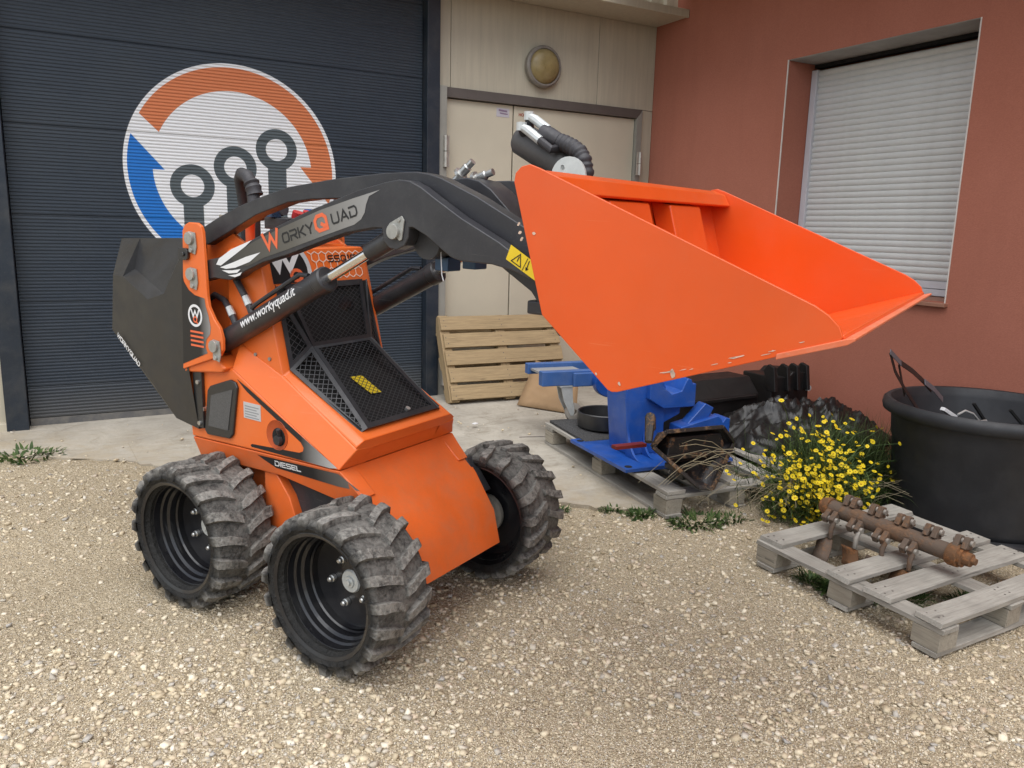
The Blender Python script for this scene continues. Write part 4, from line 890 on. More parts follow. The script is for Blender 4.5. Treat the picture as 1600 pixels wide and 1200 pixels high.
bk = part(shell(), 'bucket', M_bkt, bevel=.003)
for s in (-1, 1): MB().prism(b_out, s*BW, s*(BW-.010)).build('side_plate', M_bkt, bk, bevel=.002)
MB().prism([(1.160,1.630),(1.163,1.652),(1.185,1.664),(1.228,1.650),(1.250,1.612),(1.240,1.606),(1.218,1.638),(1.186,1.650),(1.174,1.642),(1.170,1.628)], -BW+.012, BW-.012).build('top_flange', M_bkt, bk, bevel=.003)
for v_ in (-.20, .22): 
    MB().prism([(1.170,1.62),(1.245,1.60),(1.300,1.42),(1.262,1.335),(1.195,1.55)], v_-.13, v_+.13).build('back_gusset', M_bkt, bk, bevel=.006)
M_edge = paint('worn_cutting_edge', (.72, .17, .07), .5, var=.12, scale=8, dust=.35, dustc=(.55,.36,.27))
MB().prism([(1.80,1.3045),(1.930,1.351),(1.945,1.354),(1.945,1.348),(1.931,1.338),(1.80,1.292)], -BW-.004, BW+.004).build('cutting_edge', M_edge, bk, bevel=.002)
M_chip = paint('bare_primer_chips', (.62,.45,.34), .7, var=.3, scale=40)
d = Decal((0, -BW, 0), (1,0,0), (0,0,1), .0012); rn = random.Random(5)
def chip(cx, cz, lx, lz, rot):
    n = 9; P_ = []
    for k in range(n):
        a = 6.283*k/n; q = rn.uniform(.5, 1.1); x_, z_ = lx*q*math.cos(a), lz*q*math.sin(a); P_.append((cx+x_*math.cos(rot)-z_*math.sin(rot), cz+x_*math.sin(rot)+z_*math.cos(rot)))
    d.poly(P_)
for k in range(11):
    u = 1.56+rn.random()**1.3*.30; chip(u, 1.170+(u-1.441)*.358+.008+rn.random()*.012, rn.uniform(.004, .020), rn.uniform(.0008, .0024), .343)
chip(1.585, 1.232, .006, .012, .2)
for u, z in ((1.172,1.535),(1.176,1.515),(1.182,1.50),(1.215,1.515),(1.46,1.19),(1.40,1.205)): chip(u, z, .006, .004, rn.random()*3)
tag(d.build('paint_chips', M_chip, bk), kind='stuff')
# ================================================================ things standing about
def m_wood(name, c, grey=0, dark=.5):
    t = NT(name); p = t.obj(); r = t.rnd(); v = t.n.new('ShaderNodeVectorMath'); v.operation = 'ADD'; t.set(v.inputs[0], p)
    cmb = t.n.new('ShaderNodeCombineXYZ'); 
    for i, k in enumerate((7.3, 3.1, 5.7)): t.set(cmb.inputs[i], t.math('MULTIPLY', r, k))
    t.set(v.inputs[1], cmb.outputs[0]); q = v.outputs[0]
    g = t.noise(t.mapv(q, (2.2, 45, 45)), 1.6, 5, .65, .6); f = t.noise(t.mapv(q, (6, 160, 160)), 2, 3, .6)
    c1 = t.ramp(g, [(.25, col(c, .62)), (.5, c), (.75, col(c, 1.18))]); c1 = t.mix(t.range(f, .4, .7, 0, .45), c1, col(c, .5)); ck = t.noise(t.mapv(q, (1.2, 70, 20)), 2.4, 3, .6); c1 = t.mix(t.range(ck, .66, .70, 0, .7), c1, col(c, .25))
    kn = t.voro(t.mapv(q, (2.2, 9, 9)), 1.3)[0]; c1 = t.mix(t.range(kn, .05, .12, .75, 0), c1, col(c, .33))
    c1 = t.mix(t.range(r, 0, 1, 0, .28), c1, col(c, .72))
    if grey: c1 = t.mix(t.range(t.noise(q, 5, 4), .4, .68, .0, grey), c1, (.16,.145,.125))
    t.inp('Base Color', c1); t.inp('Roughness', .85); t.inp('Specular IOR Level', .25); t.bump(t.math('ADD', g, t.math('MULTIPLY', f, .6)), .4, .004); return t.m
M_wnew = m_wood('fresh_pine', (.44, .32, .18)); M_wold = m_wood('weathered_pine', (.44, .415, .365), .40); M_wblk = m_wood('pallet_block_wood', (.40, .36, .29), .35)
PR = random.Random(11)
def plank(parent, name, mat, x0, x1, y0, y1, z0, z1, rough=.004):
    """one board: slightly warped, uneven ends; grain runs along its local X"""
    cx, cy_, cz = (x0+x1)/2, (y0+y1)/2, (z0+z1)/2; lx, ly, lz = x1-x0, y1-y0, z1-z0; along_y = ly > lx*1.01
    L, W_ = (ly, lx) if along_y else (lx, ly); n = 5; V = []; F = []
    for i in range(n):
        a = -L/2+L*i/(n-1)
        for b, c in ((-W_/2, -lz/2), (W_/2, -lz/2), (W_/2, lz/2), (-W_/2, lz/2)):
            V.append((a+(PR.uniform(-rough, rough)*1.2 if i in (0, n-1) else 0), b+PR.uniform(-rough, rough)*.5, c+PR.uniform(-.5, .5)*rough*.35))
    for i in range(n-1):
        for j in range(4): F.append((4*i+j, 4*i+(j+1) % 4, 4*i+4+(j+1) % 4, 4*i+4+j))
    F += [(3,2,1,0), tuple(4*(n-1)+j for j in range(4))]
    o = MB().add(V, F).build(name, mat, parent, bevel=.0025, seg=1); o.location = (cx, cy_, cz); o.rotation_euler = (PR.uniform(-.006, .006), PR.uniform(-.003, .003), (math.pi/2 if along_y else 0)+PR.uniform(-.006, .006)); return o
# --- pine pallet leaning on the double door
ex_ = Vector((.985, -.05, 0)).normalized(); up_v = (Vector((2.655, 5.985, .80))-Vector((2.585, 5.655, .103))); up_v = (up_v-ex_*up_v.dot(ex_)).normalized(); nz = ex_.cross(up_v)
PM = Matrix(((ex_.x, up_v.x, nz.x, 2.588), (ex_.y, up_v.y, nz.y, 5.665), (ex_.z, up_v.z, nz.z, .135), (0,0,0,1)))
lp = thing('wooden_pallet', 'light new pine pallet leaning upright against the double door', 'pallet', mat=PM)
for y in (.01, .158, .306, .454, .602): plank(lp, 'deck_board', M_wnew, .0+PR.uniform(0, .02), 1.09, y, y+.122, -.011, .011)
for x in (.0, .50, 1.0): plank(lp, 'stringer', M_wnew, x, x+.085, .0, .735, -.105, -.0125)
for y in (.02, .30, .60): plank(lp, 'bottom_board', M_wnew, .0, 1.085, y, y+.11, -.128, -.1065)
# nails
nb = MB(); nb.lathe([(0, .0012), (.004, .0008), (.0045, 0)], 8, 'z'); nail = nb.build('nail', M_jamb, lp)
k = 0
for y in (.01, .158, .306, .454, .602):
    for x in (.035, .048, .535, .548, 1.035, 1.048):
        n_ = nail if k == 0 else link_copy(nail); n_.parent = lp; n_.location = (x+PR.uniform(-.008, .008), y+(.035 if k % 2 else .085), .0112); k += 1

# --- weathered pallet in front, right
o0 = Vector((2.705, 1.575, G(0, 1.575))); PM = Matrix.Translation(o0) @ Matrix.Rotation(rad(1.0), 4, 'Z') @ Matrix.Rotation(math.atan(SLOPE), 4, 'X')
fp = thing('wooden_pallet', 'weathered grey pallet holding the rusty shaft in the right foreground', 'pallet', mat=PM)
for y0, y1, x0, x1 in ((0, .115, .0, 1.02), (.215, .335, .0, .98), (.395, .51, -.01, 1.0), (.775, .90, .02, .98)): plank(fp, 'deck_board', M_wold, x0, x1, y0, y1, .1225, .1445, .008)
for x in (.0, .44, .90): plank(fp, 'stringer_board', M_wold, x, x+.10, -.005, .905, .1005, .1215, .005)
for x in (.0, .44, .89):
    for y in (.002, .385, .785): plank(fp, 'block', M_wblk, x+.002, x+.11, y, y+.115, .0235, .0995, .004)
for y in (.005, .39, .79): plank(fp, 'bottom_board', M_wold, .0, 1.01, y, y+.10, .0, .022, .005)

for y in (.035, .082, .255, .30, .43, .475, .81, .86):
    for x in (.03, .07, .47, .51, .93, .97):
        n_ = link_copy(nail); n_.parent = fp; n_.location = (x+PR.uniform(-.01, .01), y+PR.uniform(-.006, .006), .1452)
# --- weathered pallet under the blue stand
o0 = Vector((2.640, 3.055, G(0, 3.055)+.008)); PM = Matrix.Translation(o0) @ Matrix.Rotation(rad(-4.8), 4, 'Z') @ Matrix.Rotation(math.atan(SLOPE), 4, 'X')
bp = thing('wooden_pallet', 'weathered pallet under the blue steel stand', 'pallet', mat=PM)
for x0, x1, y0 in ((0, .115, 0), (.225, .315, .02), (.43, .545, .03), (.66, .77, 0), (.86, .97, 0)): plank(bp, 'deck_board', M_wold, x0, x1, y0, 1.45, .1275, .149, .006)
for y in (.01, .68, 1.34): plank(bp, 'stringer_board', M_wold, .0, .98, y, y+.10, .1045, .1265, .004)
for x in (.0, .42, .87):
    for y in (.01, .68, 1.33): plank(bp, 'block', M_wblk, x+.001, x+.105, y+.001, y+.115, .0225, .1035, .004)
for x in (.0, .43, .88): plank(bp, 'bottom_board', M_wold, x, x+.10, 0, 1.45, 0, .0215, .004)
Zp = lambda y: G(0, y)+.158          # top of that pallet

# --- blue steel stand
M_blu = paint('blue_machine_paint', (.012, .078, .36), .38, var=.2, scale=5, dust=.26, dustc=(.15,.19,.30), coat=.15, scuff=.35, scuffc=(.20,.26,.42))
bs = thing('steel_stand', 'blue painted steel stand on a flat base plate on the pallet', 'machine stand', (2.95, 3.68, Zp(3.68)), rad(-6))
def bp_(mb, name, mat=M_blu, **k): return mb.build(name, mat, bs, **k)
bp_(MB().box(-.31, .42, -.34, .34, .0, .022), 'base_plate', bevel=.003)
bp_(MB().prism([(-.155, .023), (.085, .023), (.085, .42), (.055, .47), (-.175, .47), (-.190, .36)], -.10, .12), 'column', bevel=.006)
for x0, w_, h_ in ((-.17, .16, .21), (-.06, .12, .15), (.02, .05, .12)):
    cv = [(-.10, .023), (-.10, .023+h_)]+[(-.10-w_*(1-math.cos(a)), .023+h_*(1-math.sin(a))) for a in [k*math.pi/16 for k in range(1, 9)]]
    bp_(MB().prism(cv, x0, x0+.014, 'x'), 'gusset', bevel=.002, seg=1)
bp_(MB().prism([(.05, .30), (.27, .30), (.27, .44), (.245, .44), (.235, .465), (.21, .475), (.195, .455), (.17, .40), (.10, .385), (.04, .43), (.02, .50), (-.05, .52), (-.05, .36)], -.14, .10), 'clamp_jaw', bevel=.006)
bp_(MB().prism([(.085, .20), (.20, .25), (.20, .30), (.085, .30)], -.09, .09), 'jaw_bracket', bevel=.005)
for x, y in ((-.27, -.30), (-.27, .28), (.36, -.30)): bp_(MB().lathe([(0, .0235), (.022, .0235), (.022, .0225)], 16, 'z', c=(x, y, 0)), 'bolt_hole', M_void)
# --- blue bracket behind the rusty bucket
bb = thing('steel_bracket', 'blue notched steel bracket lying behind the rusty bucket', 'bracket', (3.22, 3.50, Zp(3.5)), rad(-8))
MB().prism([(-.16, .0), (.19, .0), (.19, .235), (.16, .24), (.14, .215), (.12, .245), (.10, .255), (-.15, .20)], -.06, .07).build('bracket_body', M_blu, bb, bevel=.005)
MB().prism([(-.10, .201), (.03, .33), (.09, .30), (.06, .245), (.01, .23)], -.03, .05).build('bracket_arm', M_blu, bb, bevel=.006)
# --- blue trolley frame with a castor
tf = thing('trolley_frame', 'blue steel trolley frame on a castor behind the round tray', 'trolley', (2.95, 4.72, G(0, 4.72)+.03), rad(-8))
M_blg = paint('greyed_blue_paint', (.045, .12, .33), .42, var=.12, scale=6, dust=.25, dustc=(.22,.26,.34))
MB().box(-.20, .45, -.28, -.21, .375, .475).build('front_beam', M_blg, tf, bevel=.006)
MB().box(.02, .17, -.315, -.282, .37, .465).build('beam_sleeve', M_blg, tf, bevel=.008)
MB().box(-.17, .48, .06, .12, .40, .475).build('rear_beam', M_blg, tf, bevel=.006)
MB().box(-.15, .18, -.208, .058, .43, .445).build('deck_plate', paint('galvanised_plate', (.40,.40,.39), .45, metal=.3, var=.1), tf)
MB().lathe([(0, -.03), (.105, -.03), (.11, -.025), (.11, .025), (.105, .03), (0, .03)], 32, 'y', c=(.26, -.345, .41)).build('pivot_disc', M_blu, tf, smooth=35)
MB().lathe([(0, -.0305), (.02, -.0305), (.02, -.029)], 16, 'y', c=(.25, -.346, .425)).build('pivot_hole', M_void, tf)
cs = MB()
for yy in (-.045, .035): cs.prism([(-.042, .372), (.042, .372), (.052, .26), (.066, .19), (.058, .165), (.038, .165), (-.018, .27)], yy, yy+.005)
cs.box(-.05, .05, -.05, .045, .366, .3735); o = cs.build('castor_fork', M_zincw, tf); o.location = (-.02, -.24, 0)
MB().lathe([(.02, -.018), (.045, -.018), (.060, -.014), (.0635, 0), (.060, .014), (.045, .018), (.02, .018)], 28, 'y', close=True).build('castor_wheel', paint('grey_castor', (.34,.31,.27), .6), tf, smooth=40, loc=(.045, -.265, .186))
# --- mat, tray, cardboard
def m_mat():
    t = NT('rubber_granule_mat'); v = t.voro(t.pos(), 240); t.inp('Base Color', t.mix(t.range(v[1], .0, 1), (.012,.012,.013), (.10,.10,.10))); t.inp('Roughness', .85); t.bump(v[0], .5, .004); return t.m
mt = MB().box(-.17, .30, -.30, .22, 0, .018).build('rubber_mat', m_mat(), bevel=.003); mt.location = (2.93, 4.24, Zp(4.24)); mt.rotation_euler = (math.atan(SLOPE), 0, rad(-6)); tag(mt, 'speckled grey rubber mat at the far end of the blue stand pallet', 'mat')
ty_ = MB().lathe([(0, .004), (.168, .004), (.178, .012), (.182, .105), (.176, .110), (.170, .105), (.165, .016), (0, .016)], 40, 'z').build('round_tray', M_abs, smooth=35); ty_.location = (3.035, 4.19, Zp(4.19)+.020); tag(ty_, 'shallow round black tray lying on the rubber mat', 'tray')
M_card = paint('brown_cardboard', (.335, .215, .115), .85, var=.12, scale=7)
def bent_sheet(P, n=8, th=.004, bow=.03):
    a, b, c, d_ = [Vector(p) for p in P]; V = []; nrm = (b-a).cross(d_-a).normalized()
    for i in range(n+1):
        for j in range(n+1):
            s, t = i/n, j/n; V.append(a.lerp(b, s).lerp(d_.lerp(c, s), t)+nrm*bow*math.sin(math.pi*s)*math.sin(math.pi*t*.9))
    return MB().add(V, [(i*(n+1)+j, i*(n+1)+j+1, (i+1)*(n+1)+j+1, (i+1)*(n+1)+j) for i in range(n) for j in range(n)])
cb_ = bent_sheet([(3.08, 5.46, .115), (3.38, 5.04, .098), (3.56, 5.30, .34), (3.34, 5.62, .44)]).build('cardboard_sheet', M_card, smooth=60, solid=.006); tag(cb_, 'bent brown cardboard sheet slumped beside the leaning pallet', 'cardboard')

# --- rusty bucket on the pallet
def m_rust(name, base=(.018,.017,.018), rust=(.17,.085,.038), amt=.5, gloss=.35):
    t = NT(name); p = t.obj(); n = t.noise(p, 9, 7, .72, .5); f = t.noise(p, 70, 4, .6); k = t.range(t.math('ADD', t.math('MULTIPLY', n, .75), t.math('MULTIPLY', f, .25)), amt, amt+.09)
    c = t.mix(k, base, t.mix(f, col(rust, .55), col(rust, 1.5))); t.inp('Base Color', c); t.inp('Roughness', t.range(k, 0, 1, gloss, .92)); t.bump(t.math('ADD', k, f), .4, .004); return t.m
M_rbk = m_rust('flaking_black_paint', amt=.54); M_rst = m_rust('rusted_edge', (.022,.018,.016), (.19,.105,.05), .50, .5)
rb = thing('digger_bucket', 'small rust-flaked black digger bucket tipped on the weathered pallet', 'bucket', (2.86, 3.22, Zp(3.2)))
fr_ = [(-.285,-.10,.235),(-.225,-.13,.315),(.175,-.12,.300),(.300,-.09,.190),(.02,-.24,.008),(-.06,-.22,.020)]
bkp = [(-.22,-.01,.21),(-.17,.0,.27),(.16,.01,.265),(.25,-.01,.17),(.03,-.10,.02),(-.04,-.09,.035)]
n = len(fr_); inn_ = [(a*.90, b+.002, .16+(c-.16)*.88) for a, b, c in fr_]
MB().add([*fr_, *bkp], [(i, (i+1) % n, n+(i+1) % n, n+i) for i in range(n)]+[tuple(range(2*n-1, n-1, -1))]).build('bucket_shell', M_rbk, rb, solid=.012, smooth=25)
for i in range(n): MB().bar(fr_[i], fr_[(i+1) % n], .022, .014, (0,-1,.4)).build('rim_bar', M_rst, rb, bevel=.003)
MB().prism([(-.19,.165),(.20,.150),(.215,.20),(.18,.262),(-.17,.272)], -.105, .0).build('cross_box', M_rbk, rb, bevel=.008)
MB().bar((-.20,-.112,.168), (.20,-.112,.153), .02, .025, (0,0,1)).build('wear_strip', M_rst, rb, bevel=.003)
MB().box(-.14, .01, -.14, -.03, .085, .115).box(-.13, -.09, -.17, -.06, .05, .085).build('hinge_lug', M_rbk, rb, bevel=.006)
MB().tube([(-.33,-.12,.27),(-.27,-.05,.38),(-.21,.0,.30)], [.02,.028,.018], 8).build('ear', M_rst, rb, smooth=30)
MB().bar((-.46, .0, .225), (-.26, .0, .22), .045, .02, (0,0,1)).build('red_bar', paint('faded_red', (.16,.015,.012), .5), rb, bevel=.003)

# --- black attachments and crumpled sheeting by the orange wall
M_blkp = paint('black_attachment_paint', (.007, .006, .006), .5, var=.25, scale=6, dust=.05, dustc=(.06,.05,.045))
kp = thing('wooden_pallet', 'grey pallet under the black sheeting against the orange wall', 'pallet', (3.62, 3.26, G(0, 3.3)), rad(0))
for y in (.02, .30, .60, .90): plank(kp, 'deck_board', M_wold, 0, 1.12, y, y+.10, .125, .146)
for x in (0, .5, 1.01):
    for y in (.02, .5, .9): plank(kp, 'block', M_wblk, x, x+.10, y, y+.10, .0225, .124)
for y in (.02, .5, .9): plank(kp, 'bottom_board', M_wold, 0, 1.12, y, y+.10, .0, .0215)
ba = thing('loader_attachment', 'black steel trench bucket behind the blue stand under the raised bucket', 'attachment', (3.78, 4.08, G(0, 4.08)+.02), rad(2))
MB().prism([(-.20,.0),(.22,.0),(.22,.40),(.10,.47),(-.10,.47),(-.20,.36)], -.42, .34, 'x').build('attachment_body', M_blkp, ba, bevel=.008)
MB().box(-.38, .30, -.225, -.202, .34, .36).build('attachment_flange', M_blkp, ba, bevel=.003)
bc = thing('loader_attachment', 'black steel coupler block with notched ears beside the orange wall', 'attachment', (4.38, 3.98, G(0, 3.98)+.10), rad(-4))
MB().prism([(-.17,.0),(.20,.0),(.16,.42),(.02,.43),(-.02,.395),(-.17,.40)], -.14, .16).build('coupler_body', M_blkp, bc, bevel=.008)
for x in (-.16, -.04, .05, .14): MB().prism([(-.18,.30),(-.10,.30),(-.05,.44),(-.09,.485),(-.15,.47)], x-.014, x+.014, 'x').build('coupler_ear', M_blkp, bc, bevel=.005)
MB().cyl((.15,-.17,.31), (.15,-.15,.31), .022, 12).build('shiny_pin', M_zincw, bc)
def tarp():
    nx, ny = 96, 60; V = []; rn = np.random.default_rng(4); W_ = [(rn.normal(0, 1)*f*.75, rn.normal(0, 1)*f*1.1, rn.uniform(0, 6.28), a) for f, a in ((5, .045), (8, .040), (13, .032), (21, .020), (34, .009), (55, .004)) for _ in range(3)]
    for j in range(ny+1):
        for i in range(nx+1):
            s, t = i/nx, j/ny; x = -.58+1.16*s; y = -.30+.62*t
            e = min(1, s*5, (1-s)*6)*min(1, t*4.5, (1-t)*4.5)
            h = .04+.07*math.exp(-((x+.15)/.25)**2-((y-.10)/.2)**2)+.09*math.exp(-((x-.28)/.24)**2-((y+.02)/.28)**2)
            q_ = Vector((x*3.2, y*4.6, .7)); wv = mnoise.noise_vector(q_*.8)*.5; z = h
            for f_, a_ in ((1, .085), (2.1, .055), (4.3, .030), (9, .012)): z += a_*(1-abs(mnoise.noise(q_*f_+wv*f_)))**3
            V.append((x+.012*math.sin(9*y+3*x), y+.012*math.sin(11*x), z*max(0, e)**.5-.015+.02*(1-e)*math.sin(13*x)))
    return MB().add(V, [(j*(nx+1)+i, j*(nx+1)+i+1, (j+1)*(nx+1)+i+1, (j+1)*(nx+1)+i) for j in range(ny) for i in range(nx)])
tp = tarp().build('plastic_sheeting', paint('black_polythene', (.009,.0085,.0085), .42, var=.3, scale=12, dust=.10, dustc=(.05,.045,.04)), smooth=70, solid=.008); tp.location = (4.17, 3.56, G(0, 3.5)+.165); tp.rotation_euler = (0, 0, rad(-8)); tag(tp, 'crumpled black plastic sheeting heaped on a pallet by the orange wall', 'sheeting')

# --- big black tub with scrap
M_tub = paint('black_tub_plastic', (.021, .022, .025), .52, var=.22, scale=5, dust=.20, dustc=(.075,.075,.075), bump=.06, bscale=60)
tb = thing('plastic_tub', 'large round black plastic tub with rolled rim beside the orange wall', 'tub', (4.25, 2.385, G(0, 2.385)))
MB().lathe([(0, .012), (.395, .012), (.418, .03), (.424, .06), (.455, .44), (.462, .450), (.474, .600), (.480, .612), (.478, .590), (.497, .578), (.516, .590), (.522, .615), (.518, .640), (.500, .655), (.482, .652), (.468, .62), (.462, .60), (.412, .05), (.39, .03), (0, .03)], 72, 'z').build('tub_wall', M_tub, tb, smooth=45)
MB().lathe([(.40, -.02), (.452, -.02), (.468, -.008), (.468, .022), (.452, .034), (.43, .034)], 64, 'z').build('tub_foot', M_tub, tb, smooth=45)
MB().lathe([(0, .26), (.2, .255), (.435, .25)], 40, 'z').build('rubbish_bed', paint('dark_debris', (.02,.019,.018), .9, var=.5, scale=30, bump=.8, bscale=40), tb)
M_band = paint('bent_grey_band', (.15, .15, .17), .4, metal=.4, var=.2); M_dband = paint('dark_band', (.02,.013,.012), .45)
def ribbon(P, w, th=.004):
    m = MB()
    for i in range(len(P)-1): m.bar(P[i], P[i+1], w, th, (.2, -.9, .4))
    return m
st1 = thing('metal_strap', 'bent grey metal strap sticking up over the left of the tub rim', 'strap', (3.90, 2.55, .60))
for nm, P, w, mt_ in (('strap_leg', [(3.945,2.56,.58),(3.772,2.55,.725),(3.66,2.55,.84),(3.60,2.55,.945)], .028, M_dband), ('strap_top', [(3.602,2.55,.947),(3.70,2.55,.880)], .034, M_band), ('strap_leg', [(3.695,2.56,.876),(3.73,2.56,.80),(3.79,2.57,.70)], .022, M_dband), ('strap_band', [(3.70,2.55,.882),(3.80,2.55,.835),(3.90,2.55,.775),(3.98,2.55,.72)], .034, M_dband), ('strap_band', [(3.885,2.53,.775),(3.97,2.53,.730),(4.06,2.53,.665)], .036, M_band)):
    o = ribbon(P, w).build(nm, mt_, bevel=.001, seg=1); o.parent = st1; o.matrix_parent_inverse = Matrix.Translation((-3.90, -2.55, -.60))
sc = MB().bar((4.02,2.50,.625), (4.11,2.48,.575), .03, .02).build('white_scrap', M_wht, bevel=.003); tag(sc, 'small white plastic offcut lying inside the tub by its front rim', 'scrap')
hk = MB().tube([(4.10,2.46,.595),(4.16,2.46,.61),(4.22,2.45,.59),(4.27,2.44,.545),(4.33,2.44,.545),(4.345,2.44,.53),(4.33,2.44,.515)], .006, 8).build('wire_hook', M_zincw, smooth=60); tag(hk, 'curved shiny wire hook resting inside the tub', 'hook')
for i, (a, b, lb) in enumerate((((4.40,2.56,.61), (4.52,2.50,.44), 'black rod leaning in the middle of the tub'), ((4.55,2.44,.585), (4.66,2.36,.44), 'black rod nearest the right edge of the picture inside the tub'))):
    o = MB().bar(a, b, .022, .014).build('metal_rod', M_void, bevel=.002); tag(o, lb, 'rod', 'rods in the tub')
o = MB().bar((4.68,2.30,.62), (4.60,2.38,.40), .022, .012).build('wooden_stick', m_wood('brown_stick', (.25,.13,.05)), bevel=.002); tag(o, 'brown wooden stick standing in the tub at the right edge', 'stick')

# --- rusty flail rotor
M_rus = m_rust('rusty_rotor', (.115,.082,.060), (.150,.085,.048), .49, .85); M_rus2 = m_rust('orange_rust', (.14,.070,.032), (.24,.10,.035), .48, .9); M_wear = paint('worn_steel', (.34,.31,.27), .5, metal=.4, var=.3, scale=20)
r0, r1 = Vector((3.085, 2.415, .246)), Vector((3.135, 1.765, .224)); rdir = (r1-r0).normalized()
rx = rdir; rz = (Vector((0,0,1))-rx*rx.z).normalized(); ry = rz.cross(rx)
RM = Matrix(((rx.x, ry.x, rz.x, r0.x), (rx.y, ry.y, rz.y, r0.y), (rx.z, ry.z, rz.z, r0.z), (0,0,0,1))); RL = (r1-r0).length
ro = thing('flail_rotor', 'rusty flail mower rotor with shackled hammers lying across the front pallet', 'rotor', mat=RM)
MB().cyl((.0,0,0), (RL-.06,0,0), .038, 24).build('shaft', M_rus, ro, smooth=40)
MB().tube([(-.03,0,0),(0,0,0),(.02,0,0)], [.034,.046,.046], 20).build('end_collar', M_rus2, ro, smooth=30)
MB().tube([(RL-.07,0,0),(RL-.06,0,0),(RL-.025,0,0),(RL-.022,0,0),(RL-.01,0,0),(RL-.008,0,0),(RL+.022,0,0),(RL+.024,0,0),(RL+.040,0,0)], [.046,.050,.048,.040,.042,.030,.028,.016,.014], 22).build('end_bearing', M_rus2, ro, smooth=30)
rr2 = random.Random(2)
for k in range(5):
    x = .055+k*.128
    for side_, a in ((0, rad(118)), (1, rad(14))):      # a: angle from up (local z) towards -y local
        if k == 4 and side_ == 0: continue
        xx = x+(.055 if side_ else 0); dv = Vector((0, math.sin(a)*-1, math.cos(a))) if side_ == 0 else Vector((0, math.sin(a), math.cos(a)))
        dv = Vector((0, -math.sin(a), math.cos(a))) if side_ == 0 else Vector((0, math.sin(a), math.cos(a)))
        tg = Vector((1,0,0)).cross(dv); bp0 = Vector((xx,0,0))+dv*.036; tp0 = Vector((xx,0,0))+dv*.086
        lug = MB()
        for q in (-.018, .018):
            w0 = Vector((1,0,0))*.0125; b_ = bp0+Vector((q,0,0)); t_ = tp0+Vector((q,0,0))
            lug.add([b_-tg*.030-w0, b_+tg*.030-w0, t_+tg*.016-w0, t_-tg*.016-w0, b_-tg*.030+w0, b_+tg*.030+w0, t_+tg*.016+w0, t_-tg*.016+w0], [(0,1,2,3),(7,6,5,4),(0,4,5,1),(1,5,6,2),(2,6,7,3),(3,7,4,0)])
        lg = lug.build('lug', M_rus, ro, bevel=.004)
        pc = Vector((xx,0,0))+dv*.066
        MB().cyl(pc-Vector((.038,0,0)), pc+Vector((.042,0,0)), .013, 12).build('pin', M_wear, lg)
        if side_ == 0:      # hanging hammers
            for q in (.028,):
                p_ = pc+Vector((q,0,0)); dn = Vector((0,-.25,-1)).normalized()
                MB().tube([p_, p_+dn*.035+Vector((0,-.012,0)), p_+dn*.085], [.012,.012,.010], 8).build('shackle', M_wear if rr2.random() < .5 else M_rus, lg, smooth=50)
            h0 = pc+Vector((0,-.018,-.085)); sw = Vector((rr2.uniform(-.03,.04), rr2.uniform(-.05,.02), 0))
            V = []
            for i in range(6):
                t = i/5; c = h0+Vector((0,0,-.005-.075*t))+sw*t*1.2+Vector((0,-.035*t*t,0)); 
                V += [c+Vector((-.040,0,0)), c+Vector((.040,0,0))]
            MB().add(V, [(2*i, 2*i+1, 2*i+3, 2*i+2) for i in range(5)]).build('hammer', M_rus2 if k % 2 else M_rus, lg, solid=.008, smooth=60)
        else:
            MB().prism([(pc.y-.005, pc.z+.012), (pc.y+.055, pc.z-.004), (pc.y+.085, pc.z-.040), (pc.y+.075, pc.z-.046), (pc.y+.045, pc.z-.018), (pc.y-.005, pc.z-.012)], pc.x-.008, pc.x+.008, 'x').build('hammer_stub', M_rus, lg, bevel=.003)

# --- plants
def m_leaf(name, c1, c2):
    t = NT(name); i = t.island(); t.inp('Base Color', t.mix(i, c1, c2)); t.inp('Roughness', .6); t.inp('Specular IOR Level', .3); return t.m
M_leaf1 = m_leaf('feathery_leaf', (.035,.065,.016), (.13,.175,.050)); M_weed = m_leaf('weed_leaf', (.030,.062,.016), (.095,.145,.040)); M_dry = m_leaf('dry_stem', (.17,.14,.085), (.33,.28,.18)); M_grass = m_leaf('dark_grass', (.018,.036,.010), (.065,.095,.024))
M_pet = m_leaf('yellow_petals', (.62,.44,.008), (.80,.62,.02)); M_eye = paint('flower_eye', (.55,.30,.01), .8)
class Blades:
    def __init__(s): s.v = []; s.f = []
    def blade(s, p0, d, L, w, droop, n=4):
        p = np.array(p0, float); d = np.array(d, float); d /= np.linalg.norm(d); sd = np.cross(d, (0,0,1)); nn = np.linalg.norm(sd); sd = sd/nn if nn > 1e-4 else np.array((1.,0,0)); o = len(s.v)
        for i in range(n):
            t = i/n; ww = w*(1-t)**.7*(.6+.8*min(1, t*3)); s.v += [tuple(p-sd*ww/2), tuple(p+sd*ww/2)]; p = p+d*L/n; d = d+np.array((0,0,-droop))/n; d /= np.linalg.norm(d)
        s.v.append(tuple(p))
        for i in range(n-1): s.f.append((o+2*i, o+2*i+1, o+2*i+3, o+2*i+2))
        s.f.append((o+2*n-2, o+2*n-1, o+2*n)); return p
    def build(s, name, mat, parent): return MB().add(s.v, s.f).build(name, mat, parent, smooth=0)
def rdir_(rn, lift): 
    a = rn.uniform(0, 6.283); return (math.cos(a), math.sin(a), lift)
